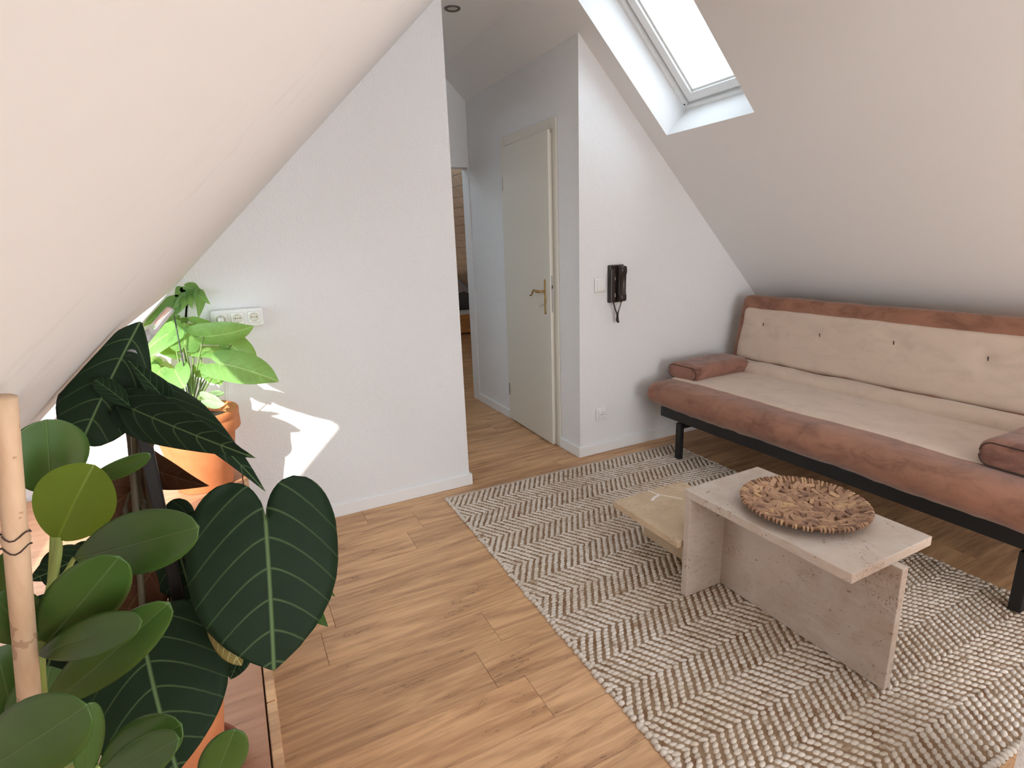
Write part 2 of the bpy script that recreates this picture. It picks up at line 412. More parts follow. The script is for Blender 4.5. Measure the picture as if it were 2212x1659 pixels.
for z in (.25, 1.745):
    bm = bmesh.new(); tube(bm, [DM @ Vector((-.006, .006, z-.045)), DM @ Vector((-.006, .006, z+.045))], .007, 10); sub(from_bm('hinge', bm, M_steel), leaf)
# brass long plate with lever and key
hy = -.60
prof = [(0, .0045), (.006, .010), (.012, .0115), (.03, .009), (.05, .0085), (.06, .0075), (.075, .012), (.095, .014), (.115, .0135), (.135, .009), (.15, .0085), (.165, .0095), (.185, .0085), (.2, .0115), (.212, .0105), (.222, .004)]
bm = bmesh.new()
A = [(-.002, hy-wd, .888+h) for h, wd in prof]; B = [(-.002, hy+wd, .888+h) for h, wd in prof]; Cc = [(-.0095, hy, .888+h) for h, wd in prof]
vA, vB, vC = [[bm.verts.new(DM @ Vector((q[0]-.002, *q[1:]))) for q in s] for s in (A, B, Cc)]
for i in range(len(prof)-1):
    bm.faces.new((vA[i], vA[i+1], vC[i+1], vC[i])); bm.faces.new((vC[i], vC[i+1], vB[i+1], vB[i])); bm.faces.new((vA[i], vB[i], vB[i+1], vA[i+1]))
plate = sub(from_bm('handle_plate', bm, M_brass, None, True), leaf)
hz = 1.035
bm = bmesh.new()
pts = [(-.006, hy, hz), (-.030, hy, hz), (-.045, hy+.006, hz), (-.047, hy+.02, hz), (-.047, hy+.05, hz), (-.047, hy+.062, hz+.004), (-.047, hy+.078, hz+.006), (-.047, hy+.09, hz-.004), (-.047, hy+.10, hz-.020), (-.047, hy+.115, hz-.031), (-.047, hy+.135, hz-.032)]
tube(bm, [DM @ Vector(p) for p in bezier(pts, 4)], [.0065]*20+[.0055]*12+[.0045]*9, 10)
for dy in (.012, .027, .042):
    r = bmesh.ops.create_uvsphere(bm, u_segments=12, v_segments=8, radius=.0095)
    for v in r['verts']: v.co = DM @ (v.co+Vector((-.047, hy+dy, hz)))
sub(from_bm('door_handle', bm, M_brass, None, True), leaf)
bm = bmesh.new()
tube(bm, [DM @ Vector((-.008, hy, .948)), DM @ Vector((-.03, hy, .948))], .0022, 8)
tube(bm, [DM @ Vector((-.03-.009*(1-math.cos(a)), hy+.0, .948+.009*math.sin(a))) for a in [i*math.pi/8 for i in range(17)]], .0017, 6, False)
sub(from_bm('key', bm, M_steel, None, True), leaf)

# ---------------------------------------------------------------- bedroom seen through the opening
# boards of the bedroom's right slope, along y
sl = tag(empty('wall_bedroom_panelling', (0, 3.9, 0)), kind='structure')
bm = bmesh.new(); bm_box(bm, (0, 0, 0), (.1215, 4.38, .012), .002, 1); bmesh.ops.recalc_face_normals(bm, faces=bm.faces)
pb = bpy.data.meshes.new('panel_board'); bm.to_mesh(pb); bm.free(); pb.materials.append(M_pine)
x = -.16; dx = .1295/kn
while x < XR0-.12:
    p = onR(x, 1.70, -.0125)
    o = link('panel_board', pb, None, sl); o.matrix_parent_inverse = Matrix.Translation(-sl.location)
    o.matrix_basis = Matrix.Translation(p) @ Matrix.Rotation(math.atan(T), 4, 'Y')
    x += dx
# diagonal boards on the bedroom gable wall, parallel to the right slope
gb = tag(empty('wall_bedroom_boards', (0, 6.09, 0)), kind='structure')
for k in range(26):
    c0 = H1-.09-k*.172                                                # z at x = 0 of the board's upper edge
    xa = -.9; xb = min(2.4, c0/T) if c0 > 0 else None
    if xb is None: break
    bm = bmesh.new(); hgt = .166
    xz_prism(bm, [(xa, c0-T*xa), (xb, c0-T*xb), (xb, max(.0, c0-T*xb-hgt)), (xa, c0-T*xa-hgt)], 6.082, 6.098)
    rel(from_bm('panel_board', bm, M_pine), gb)
bed = empty('bed', (1.5, 5.3, 0), 'low orange pine bed in the room beyond the hall', 'bed')
M_sheet = plain('white sheet', (.8, .78, .74), .9)
rel(box('bed_frame', (.55, 5.02, .02), (1.78, 5.06, .30), M_pinebed, bevel=.006), bed)
rel(box('bed_frame', (.55, 5.06, .02), (.59, 6.04, .30), M_pinebed, bevel=.006), bed)
b = soft_box((.60, 5.045, .18), (1.78, 6.05, .37), .05, (10, 8, 3)); rel(from_bm('mattress', b, M_sheet, None, True), bed)
M_blanket = plain('dark grey blanket', (.10, .10, .105), .95, (60, .5, .004), .3)
b = soft_box((.95, 5.035, .33), (1.62, 5.95, .56), .11, (16, 14, 6), 0, lambda c, n: .05*noise.noise(c*5)+.03*noise.noise(c*13))
bl = from_bm('blanket', b, M_blanket, None, True); tag(bl, 'crumpled dark grey blanket heaped on the pine bed', 'blanket')

# ---------------------------------------------------------------- things on the walls and ceiling
# recessed spot in the hall ceiling
spot = empty('downlight', (-.512, .482, ZC), 'small round recessed downlight in the hall ceiling, switched off', 'lamp')
bm = bmesh.new(); lathe(bm, [(.026, .002), (.030, -.005), (.040, -.006), (.045, -.003), (.045, .001)], spot.location, 32)
M_nickel = plain('brushed dark nickel', (.16, .14, .12), .4, Metallic=.6)
rel(from_bm('ring', bm, M_nickel, None, True), spot)
bm = bmesh.new(); lathe(bm, [(0, -.0015), (.014, -.0025), (.022, -.0005), (.027, .001)], spot.location, 24)
M_bulb = plain('frosted lamp face', (.55, .53, .48), .25); rel(from_bm('bulb', bm, M_bulb, None, True), spot)

def plate_xz(name, cx, cz, wd, hg, y0, y1, mat, parent, bevel=.006, seg=3):
    return rel(box(name, (cx-wd/2, y0, cz-hg/2), (cx+wd/2, y1, cz+hg/2), mat, bevel=bevel, seg=seg), parent)
def socket_face(cx, cz, y, parent, wd, mat, r=.0195):
    """frame and round well of an earthed socket, standing on the plane y"""
    plate_xz('socket_frame', cx, cz, wd, wd, y-.009, y+.0005, M_white, parent, .004, 2)
    bm = bmesh.new(); lathe(bm, [(r+.004, .0085), (r+.003, .0105), (r, .0105), (r, .0095), (r-.002, .0091), (0, .0091)], (cx, y, cz), 28, 'Y')
    f = rel(from_bm('socket_well', bm, mat, None, True), parent)
    for dx in (-.0095, 0, .0095):
        bm = bmesh.new(); rr = .0028 if dx else .0022; lathe(bm, [(0, .0096), (rr, .0096), (rr, .008)], (cx+dx, y, cz), 10, 'Y'); sub(from_bm('contact_hole', bm, M_dark), f)
    for dz in (-r+.002, r-.002):
        sub(box('earth_clip', (cx-.003, y-.0105, cz+dz-.002), (cx+.003, y-.009, cz+dz+.002), M_steel), f)
st = empty('socket_strip', (-1.833, 0, 1.066), 'triple white surface-mounted socket box on the wall behind the bright green plant', 'socket')
rel(box('housing', (-1.937, -.043, 1.026), (-1.727, -.0002, 1.108), M_white, bevel=.007, seg=3), st)
for cx in (-1.899, -1.833, -1.767): socket_face(cx, 1.069, -.043, st, .052, M_ivory, .0165)
pl = empty('plug', (-1.899, -.06, 1.066), 'white plug pushed into the triple socket box', 'plug')
bm = bmesh.new(); bm_box(bm, (-1.911, -.082, 1.052), (-1.887, -.0530, 1.080), .005, 2); rel(from_bm('plug_body', bm, M_white, None, True), pl)
bm = bmesh.new(); tube(bm, bezier([(-1.899, -.075, 1.055), (-1.898, -.08, 1.02), (-1.896, -.06, .95), (-1.90, -.03, .86), (-1.93, -.025, .70), (-1.96, -.025, .44)], 5), .0032, 8)
rel(from_bm('cable', bm, M_white, None, True), pl)

sw = empty('light_switch', (.147, 0, 1.08), 'white square rocker switch beside the black wall telephone', 'switch')
plate_xz('switch_frame', .147, 1.08, .083, .086, -.010, -.0002, M_white, sw, .006, 3)
plate_xz('rocker', .150, 1.078, .056, .058, -.0155, -.008, M_white, sw, .003, 2)
so = empty('wall_socket', (.159, 0, .261), 'single white earthed socket low on the wall beside the sofa', 'socket')
plate_xz('cover_plate', .159, .261, .082, .086, -.010, -.0002, M_white, so, .006, 3); socket_face(.159, .261, -.009, so, .054, M_white, .0195)

ph = empty('intercom_telephone', (.255, 0, 1.08), 'black wall-mounted door telephone with handset and coiled cord', 'telephone')
plate_xz('base_plate', .256, 1.080, .108, .226, -.026, -.0002, M_dark, ph, .006, 2)
plate_xz('side_panel', .218, 1.072, .030, .200, -.040, -.024, M_dark, ph, .004, 2)
bm = bmesh.new()
pr = [(-.030, 1.188), (-.066, 1.184), (-.070, 1.150), (-.056, 1.132), (-.054, 1.03), (-.066, 1.012), (-.066, .985), (-.060, .975), (-.028, .975), (-.030, 1.005), (-.040, 1.02), (-.040, 1.145), (-.030, 1.15)]
bm_prism(bm, pr, lambda q: (.252, q[0], q[1]), lambda q: (.300, q[0], q[1]))
bmesh.ops.bevel(bm, geom=bm.edges[:], offset=.003, segments=2, affect='EDGES'); rel(from_bm('handset', bm, M_dark, None, True), ph)
plate_xz('call_button', .238, 1.112, .012, .020, -.030, -.025, M_ivory, ph, .002, 1)
plate_xz('speaking_button', .236, 1.012, .010, .024, -.034, -.025, M_white, ph, .002, 1)
bm = bmesh.new(); N = 260; q = []
cord = bezier([(.228, -.030, .972), (.238, -.034, .93), (.252, -.036, .895), (.250, -.036, .86), (.262, -.036, .845), (.258, -.035, .875), (.262, -.034, .91), (.282, -.040, .975)], 30)
for i, c_ in enumerate(cord): a = i*1.25; q.append(c_+Vector((.0045*math.cos(a), .0045*math.sin(a), 0)))
tube(bm, q, .0022, 5); rel(from_bm('coiled_cord', bm, M_dark, None, True), ph)

# ---------------------------------------------------------------- plant bench under the left slope
BZ = .40
be = empty('plant_bench', (-2.38, -1.2, 0), 'low reddish-brown wooden bench under the left slope carrying the plants', 'bench')
for y0, y1 in ((-2.45, -1.255), (-1.252, -.016)):
    rel(box('bench_board', (-2.855, y0, BZ-.03), (-1.917, y1, BZ), M_bench, bevel=.0015, seg=1), be)
for y0, y1 in ((-2.45, -1.6185), (-1.616, -.016)):
    rel(box('edge_strip', (-1.9135, y0, BZ-.034), (-1.8935, y1, BZ-.0005), M_pine if 0 else M_floor, bevel=.002, seg=1), be)
rel(box('front_panel', (-1.93, -2.44, .001), (-1.912, -.017, BZ-.03), M_bench), be)
rel(box('end_panel', (-2.80, -2.45, .001), (-1.93, -2.43, BZ-.03), M_bench), be)
rel(box('back_panel', (-2.80, -2.43, .001), (-2.78, -.02, BZ-.03), M_bench), be)

# ---------------------------------------------------------------- rug
M_cotton = NT('cream cotton yarn'); _f = M_cotton.noise(M_cotton.obj(), 26, 3, .6); _g = M_cotton.noise(M_cotton.obj(), 3.0, 2)
M_cotton.col(M_cotton.mix(1.0, M_cotton.ramp(_f, [(.28, (.36, .25, .17)), (.38, (.58, .50, .42)), (.6, (.68, .605, .535))]), M_cotton.ramp(_g, [(.35, (.9, .86, .80)), (.65, (1, 1, 1))]), 'MULTIPLY')); M_cotton.set(Roughness=.95)
M_cotton = M_cotton.m
M_jute = NT('brown jute'); _f = M_jute.noise(M_jute.obj(), 18, 3, .6)
M_jute.col(M_jute.ramp(_f, [(.35, (.19, .10, .048)), (.6, (.31, .21, .13))])); M_jute.set(Roughness=.95); M_jute = M_jute.m
M_hem = plain('beige woven hem', (.50, .40, .33), .95, (220, .4, .002))
rug = empty('woven_rug', (-.962, -.112, 0), 'cream and brown herringbone woven rug under the stone tables', 'rug'); rug.rotation_euler.z = -.022
RW, RL = 1.60, 2.18
o = box('rug_backing', (.004, -RL+.004, .0004), (RW-.004, -.004, .0060), M_jute, bevel=.002, seg=1); o.parent = rug
def yarn(name, cen, hx, hy, hz, ang, mat, parent, seg=7):
    """many small yarn humps in one mesh"""
    cen = np.asarray(cen); n = len(cen); a = np.arange(seg)*2*np.pi/seg
    ring0 = np.stack([np.cos(a), np.sin(a), np.zeros(seg)], 1); ring1 = np.stack([np.cos(a)*.80, np.sin(a)*.80, np.full(seg, .66)], 1)
    unit = np.vstack([ring0, ring1, [[0, 0, 1.]]]); m = len(unit)
    c, s = np.cos(ang), np.sin(ang)
    px = unit[None, :, 0]*np.reshape(hx, (-1, 1)); py = unit[None, :, 1]*np.reshape(hy, (-1, 1)); pz = unit[None, :, 2]*np.reshape(hz, (-1, 1))
    c = np.reshape(c, (-1, 1)); s = np.reshape(s, (-1, 1))
    V = np.stack([px*c-py*s+cen[:, 0:1], px*s+py*c+cen[:, 1:2], pz+cen[:, 2:3]], 2).reshape(-1, 3)
    k = np.arange(seg); k1 = (k+1) % seg
    quad = np.stack([k, k1, k1+seg, k+seg], 1); tri = np.stack([k+seg, k1+seg, np.full(seg, 2*seg)], 1)
    base = (np.arange(n)*m)[:, None, None]
    Q = (quad[None]+base).reshape(-1); Tt = (tri[None]+base).reshape(-1)
    me = bpy.data.meshes.new(name); me.vertices.add(len(V)); me.vertices.foreach_set('co', V.ravel())
    me.loops.add(len(Q)+len(Tt)); me.loops.foreach_set('vertex_index', np.concatenate([Q, Tt]).astype(np.int32))
    nq, ntr = len(Q)//4, len(Tt)//3
    me.polygons.add(nq+ntr)
    me.polygons.foreach_set('loop_start', np.concatenate([np.arange(nq)*4, len(Q)+np.arange(ntr)*3]).astype(np.int32))
    me.update(); me.validate(); me.polygons.foreach_set('use_smooth', [True]*len(me.polygons))
    o = link(name, me, mat, parent); tag(o, kind='stuff'); return o
rng = np.random.default_rng(3)
PX, PY = .0320, .01405; cen = []; ang = []; shift = 0
rows = int((RL-.03)/PY); bandrows = 9
for j in range(rows):
    d = -1 if (j//bandrows) % 2 == 0 else 1
    shift += d*PX*.27
    y = -.018-j*PY
    for i in range(-1, int(RW/PX)+2):
        x = i*PX+(shift % PX)
        if .012 < x < RW-.012: cen.append((x+rng.normal(0, .0009), y+rng.normal(0, .0008), .0040)); ang.append(d*-.42+rng.normal(0, .10))
n = len(cen)
yarn('weave', cen, rng.normal(.0142, .0012, n), rng.normal(.0082, .0007, n), rng.normal(.0072, .0008, n), np.array(ang), M_cotton, rug)
ed = [(x+rng.normal(0, .0015), -.012-k*.0205+rng.normal(0, .002), .002) for x in (.006, RW-.006) for k in range(int((RL-.02)/.0205))]
ed += [(.02+k*.02, -RL+.007, .002) for k in range(int((RW-.03)/.02))]
yarn('edge_braid', ed, rng.normal(.0112, .0012, len(ed)), rng.normal(.0115, .0012, len(ed)), rng.normal(.0105, .001, len(ed)), np.zeros(len(ed)), M_cotton, rug)
o = box('hem', (.0, -.012, .0004), (RW, .004, .0085), M_hem, bevel=.003, seg=2); o.parent = rug
RZ = .0104                                                           # height on which furniture stands

# ---------------------------------------------------------------- travertine tables
def travertine(name, a, b, pit, warm):
    m = NT(name); v = m.obj(); f = m.noise(v, 5.5, 6, .62, .8); g = m.noise(m.mapping(v, (9, 9, 30)), 1.7, 5, .6, .5)
    c = m.ramp(m.math('ADD', m.math('MULTIPLY', f, .6), m.math('MULTIPLY', g, .4)), [(.34, b), (.47, tuple((x+y)/2 for x, y in zip(a, b))), (.6, a)])
    w_ = m.noise(v, 2.6, 3); c = m.mix(m.math('MULTIPLY', m.math('GREATER_THAN', w_, .56), .25), c, warm)
    h = m.noise(m.mapping(v, (60, 60, 110)), 1.0, 3, .5, .6); hm = m.noise(v, 7, 2)
    pits = m.math('MULTIPLY', m.math('LESS_THAN', h, .315), m.math('GREATER_THAN', hm, .42))
    cr = m.noise(m.mapping(v, (14, 14, 14)), 1.1, 4, .55, 1.2); cr2 = m.noise(v, 4.2, 2)
    crack = m.math('MULTIPLY', m.math('LESS_THAN', m.math('ABSOLUTE', m.math('SUBTRACT', cr, .5)), .006), m.math('GREATER_THAN', cr2, .60))
    p2 = m.math('MAXIMUM', pits, crack)
    m.col(m.mix(m.math('MULTIPLY', p2, .75), c, pit)); m.set(Roughness=.55)
    m.bump(m.math('SUBTRACT', m.math('MULTIPLY', f, .15), p2), .35, .003); return m.m
M_trav = travertine('pale travertine', (.56, .475, .405), (.45, .345, .265), (.22, .13, .08), (.63, .49, .38))
M_trav2 = travertine('honey travertine', (.60, .45, .30), (.46, .32, .195), (.20, .11, .06), (.58, .42, .27))
M_vein = plain('white calcite', (.80, .74, .68), .5)
def stone(name, lo, hi, mat, parent): return rel(box(name, lo, hi, mat, bevel=.0025, seg=2), parent)
t1 = empty('side_table', (-.277, -1.69, RZ), 'tall pale travertine side table carrying the woven tray', 'table', 'stone tables on the rug')
stone('tabletop', (-.472, -2.000, .421), (-.084, -1.377, .452), M_trav, t1)
stone('long_panel', (-.285, -2.030, RZ), (-.255, -1.404, .4215), M_trav, t1)
stone('cross_panel', (-.468, -1.406, RZ), (-.2855, -1.378, .4215), M_trav, t1)
t2 = empty('side_table', (-.29, -1.17, RZ), 'low honey travertine side table with a white vein, tucked behind the tall one', 'table', 'stone tables on the rug')
TZ = .237
stone('tabletop', (-.487, -1.372, TZ-.03), (-.093, -.978, TZ), M_trav2, t2)
stone('long_panel', (-.302, -1.366, RZ), (-.272, -.966, TZ-.0295), M_trav2, t2)
stone('cross_panel', (-.478, -1.008, RZ) if 0 else (-.2715, -1.366, RZ), (-.10, -1.336, TZ-.0295), M_trav2, t2)
bm = bmesh.new()
for pts, wd in ((((1400, 1058), (1412, 1064), (1424, 1068), (1440, 1071), (1458, 1075), (1474, 1078)), .0032), (((1424, 1069), (1414, 1074), (1408, 1081)), .0065)):
    P = []
    for (u, v) in pts:
        r_ = ray(u, v); P.append(CAM+r_*((TZ+.0004-CAM.z)/r_.z))
    for a, b in zip(P, P[1:]):
        s_ = (b-a).normalized().cross(Vector((0, 0, 1)))*wd
        v_ = [bm.verts.new(q) for q in (a-s_, a+s_, b+s_, b-s_)]; f_ = bm.faces.new(v_)
        e_ = bmesh.ops.extrude_face_region(bm, geom=[f_]); [setattr(x_, 'co', x_.co-Vector((0, 0, .002))) for x_ in e_['geom'] if isinstance(x_, bmesh.types.BMVert)]
rel(from_bm('white_vein', bm, M_vein), t2)

# ---------------------------------------------------------------- tray of wood chips
TC = Vector((-.262, -1.702, .4522)); TR = .192
tray = empty('woven_tray', TC, 'round shallow tray set with brown wood chips on the tall stone table', 'tray')
def dish(r): return .006 if r < .125 else .006+.030*((r-.125)/(TR-.125))**1.7
bm = bmesh.new()
lathe(bm, [(0, 0), (.12, 0), (.145, .004), (TR-.01, .026), (TR, .034), (TR-.003, .037), (TR-.012, .031), (.15, .010), (.125, .006), (0, .006)], TC, 56)
M_weave = plain('dark woven straw', (.20, .10, .045), .8, (120, .6, .003), .4)
rel(from_bm('tray_base', bm, M_weave, None, True), tray)
M_chip = NT('wood chip'); _o = M_chip.n('ShaderNodeObjectInfo').outputs['Random']
_c = M_chip.ramp(_o, [(0, (.15, .08, .06)), (.10, (.27, .145, .085)), (.5, (.40, .225, .13)), (.88, (.47, .28, .165)), (1, (.58, .37, .19))])
_n = M_chip.noise(M_chip.mapping(M_chip.obj(), (60, 260, 260)), 1, 3)
M_chip.col(M_chip.mix(1.0, _c, M_chip.ramp(_n, [(.3, (.75, .72, .7)), (.7, (1.1, 1.1, 1.1))]), 'MULTIPLY')); M_chip.set(Roughness=.55); M_chip = M_chip.m
chips = []
for wd, ln in ((.0088, .021), (.0075, .019), (.0098, .0245)):
    bm = bmesh.new(); oc = [(ln*(1 if k < 4 else -1)*[.78, 1, 1, .78][k % 4], wd*[1, .45, -.45, -1][k % 4]*(1 if k < 4 else -1)) for k in range(8)]
    bm_prism(bm, oc, lambda p: (p[0], p[1], -.003), lambda p: (p[0]*.88, p[1]*.75, .0038))
    bmesh.ops.recalc_face_normals(bm, faces=bm.faces); me = bpy.data.meshes.new('wood_chip'); bm.to_mesh(me); bm.free(); me.materials.append(M_chip); chips.append(me)
pts = []; tries = 0
while len(pts) < 232 and tries < 40000:
    tries += 1; a = random.uniform(0, 2*math.pi); r = (TR-.022)*math.sqrt(random.random()); q = (r*math.cos(a), r*math.sin(a))
    if all((q[0]-p[0])**2+(q[1]-p[1])**2 > .0178**2 for p in pts): pts.append(q)
for (x, y) in pts:
    r = math.hypot(x, y); o = link('wood_chip', random.choice(chips), None, tray)
    sl_ = (dish(r+.004)-dish(r-.004))/.008; radial = Vector((x, y, 0)).normalized() if r > 1e-4 else Vector((1, 0, 0))
    nrm = (Vector((0, 0, 1))-radial*sl_+Vector((random.gauss(0, .07), random.gauss(0, .07), 0))).normalized()
    q = Vector((0, 0, 1)).rotation_difference(nrm).to_matrix().to_4x4()
    o.matrix_basis = Matrix.Translation((x, y, dish(r)+.0035+random.uniform(0, .0022))) @ q @ Matrix.Rotation(random.uniform(0, math.pi), 4, 'Z')
bm = bmesh.new(); tube(bm, [(-.014, 0, -.006), (-.004, 0, -.001), (.006, 0, .004), (.011, 0, .002), (.010, 0, -.006)], [.003, .0036, .0038, .0036, .003], 6)
bmesh.ops.recalc_face_normals(bm, faces=bm.faces); rm = bpy.data.meshes.new('rim_wrap'); bm.to_mesh(rm); bm.free(); rm.materials.append(M_chip)
for k in range(84):
    a = k*2*math.pi/84+random.gauss(0, .012); o = link('rim_wrap', rm, None, tray)
    o.matrix_basis = Matrix.Translation(((TR-.008)*math.cos(a), (TR-.008)*math.sin(a), .0335)) @ Matrix.Rotation(a+.2+random.gauss(0, .10), 4, 'Z')

# ---------------------------------------------------------------- sofa bed
def suede(name, c, d, var=.2):
    m = NT(name); v = m.obj(); f = m.noise(m.mapping(v, (1.2, 1, 2)), 7, 5, .62, .8); g = m.noise(v, 240, 2)
    m.col(m.ramp(f, [(.32, tuple(x*(1-.6*var) for x in d)), (.5, c), (.68, tuple(min(1, x*(1+var)) for x in c))])); m.set(Roughness=.95)
    m.b.inputs['Sheen Weight'].default_value = .25; m.b.inputs['Sheen Roughness'].default_value = .5
    m.bump(m.math('ADD', m.math('MULTIPLY', g, .25), m.noise(v, 16, 3, .6)), .22, .006); return m.m
M_suede = suede('brown suede', (.29, .130, .078), (.215, .092, .054))
M_suede2 = suede('dark brown suede', (.27, .125, .085), (.17, .070, .046))
M_beige = suede('beige suede', (.63, .49, .385), (.585, .450, .350), .04)
M_seam = plain('dark stitching', (.05, .028, .02), .9)
sofa = empty('sofa_bed', (.85, -1.2, RZ), 'brown and beige suede sofa bed on black metal legs', 'sofa')
SY0, SY1 = -2.30, -.10
def wr_seat(c, n):
    return .007*noise.noise(Vector((c.x*3, c.y*4, c.z*3)))+.005*noise.noise(Vector((c.x*6, c.y*20, c.z*5)))*(1 if c.x < .56 else .3)+.003*noise.noise(Vector((c.x*9, c.y*46, c.z*7)))*(1 if c.x < .5 else .1)
b = soft_box((.405, SY0, .312), (1.235, SY1, .468), (.10, .075, .076), (22, 60, 8), .004, wr_seat)
seat = rel(from_bm('seat_cushion', b, M_suede, None, True), sofa)
def wr_pan(c, n):
    return .005*noise.noise(Vector((c.x*5, c.y*5, 3.1)))+.003*noise.noise(Vector((c.x*16, c.y*11, 1.7)))
b = soft_box((.585, SY0+.07, .43), (1.10, SY1-.055, .478), (.02, .03, .022), (26, 70, 3), .006, wr_pan)
sub(from_bm('seat_panel', b, M_beige, None, True), seat)
b = soft_box((1.055, SY0+.06, .415), (1.215, SY1-.05, .535), (.06, .03, .055), (8, 70, 6), 0, lambda c, n: .010*noise.noise(Vector((c.x*4, c.y*3.2, c.z*7)))+.005*noise.noise(Vector((c.x*9, c.y*10, c.z*18))))
rel(from_bm('tuck_roll', b, M_beige, None, True), sofa)
la = math.atan(.095/.49); BM_ = Matrix.Translation((1.165, 0, .445)) @ Matrix.Rotation(la, 4, 'Y')
b = soft_box((0, SY0, 0), (.12, SY1, .515), (.035, .05, .045), (6, 60, 16), 0, lambda c, n: .006*noise.noise(Vector((c.y*9, c.z*9, c.x*5))))
for v in b.verts: v.co = BM_ @ v.co
back = rel(from_bm('backrest', b, M_suede, None, True), sofa)
def dimple(c):
    return 0
TUFT = []
for (u, v) in ((1648, 701), (1770, 724), (1930, 741), (2134, 775), (1674, 797), (1822, 831), (2004, 872)):
    r_ = ray(u, v); n_ = (BM_.to_3x3() @ Vector((-1, 0, 0))); p0 = BM_ @ Vector((-.012, 0, 0)); k_ = (p0-CAM).dot(n_)/r_.dot(n_); TUFT.append(CAM+r_*k_)
def wr_back(c, n):
    w_ = BM_ @ c; g = sum(-.012*math.exp(-((w_-t_).length/.035)**2) for t_ in TUFT)
    return g+.004*noise.noise(Vector((c.y*6, c.z*8, 2)))+.0025*noise.noise(Vector((c.y*15, c.z*15, 7)))
b = soft_box((-.016, SY0+.05, .088), (.05, SY1-.05, .430), (.022, .04, .03), (4, 80, 26), 0, wr_back)
for v in b.verts: v.co = BM_ @ v.co
sub(from_bm('back_panel', b, M_beige, None, True), back)
for t_ in TUFT:
    bm = bmesh.new(); tube(bm, [t_+Vector((.004, 0, -.010)), t_+Vector((.003, .001, .010))], .0022, 6); sub(from_bm('tuft_stitch', bm, M_seam), back)
def bx_(name, lo, hi): return rel(box(name, lo, hi, M_black, bevel=.004, seg=2), sofa)
bx_('front_rail', (.455, -2.17, .258), (.505, -.225, .322)); bx_('bounce_blocker', (.50, -2.2, .300), (1.16, -.2, .318)); bx_('rear_rail', (1.10, -2.17, .240), (1.15, -.225, .322))  # black panel under the seat is added, unseen, to cut bounced light
for y in (-.40, -2.0): bx_('side_rail', (.50, y-.02, .240), (1.11, y+.02, .320))
bx_('crossbar', (.60, -2.06, .205), (.64, -.34, .240)); bx_('crossbar', (1.02, -2.06, .205), (1.06, -.34, .240))
for y in (-.363, -2.043):
    for x in (.488, 1.09):
        bx_('leg', (x-.017, y-.019, RZ if x < .6 else .0004), (x+.017, y+.019, .242))
    bx_('leg_bracket', (.49, y-.019, .206), (1.09, y+.019, .238))
def bolster(lo, hi, label, rz):
    e = empty('bolster', ((lo[0]+hi[0])/2, (lo[1]+hi[1])/2, lo[2]), label, 'cushion', 'bolsters on the sofa bed')
    M_ = Matrix.Translation(e.location) @ Matrix.Rotation(rz, 4, 'Z') @ Matrix.Translation(-e.location)
    b = soft_box(lo, hi, (.012, .052, .048), (14, 10, 8), .004, lambda c, n: .004*noise.noise(c*9))
    for v in b.verts: v.co = M_ @ v.co
    cu = rel(from_bm('cushion', b, M_suede2, None, True), e)
    for xe in (lo[0]+.004, hi[0]-.004):
        cy, cz = (lo[1]+hi[1])/2, (lo[2]+hi[2])/2; hy, hz_ = (hi[1]-lo[1])/2, (hi[2]-lo[2])/2; P = []
        for k in range(49):
            a = k*2*math.pi/48; s_, c_ = math.sin(a), math.cos(a)
            yy = math.copysign(hy-.052, c_)+.052*.76*c_; zz = math.copysign(max(0, hz_-.048), s_)+.048*.76*s_
            P.append(M_ @ Vector((xe, cy+yy*1.005, cz+zz*1.01)))
        bm = bmesh.new(); tube(bm, P, .0026, 6, False); sub(from_bm('piping', bm, M_seam, None, True), cu)
bolster((.605, -.350, .466), (1.095, -.100, .568), 'brown suede bolster at the end of the sofa beside the wall socket', .04)
bolster((.560, -2.110, .470), (1.06, -1.818, .582), 'brown suede bolster at the end of the sofa away from the door telephone', -.03)

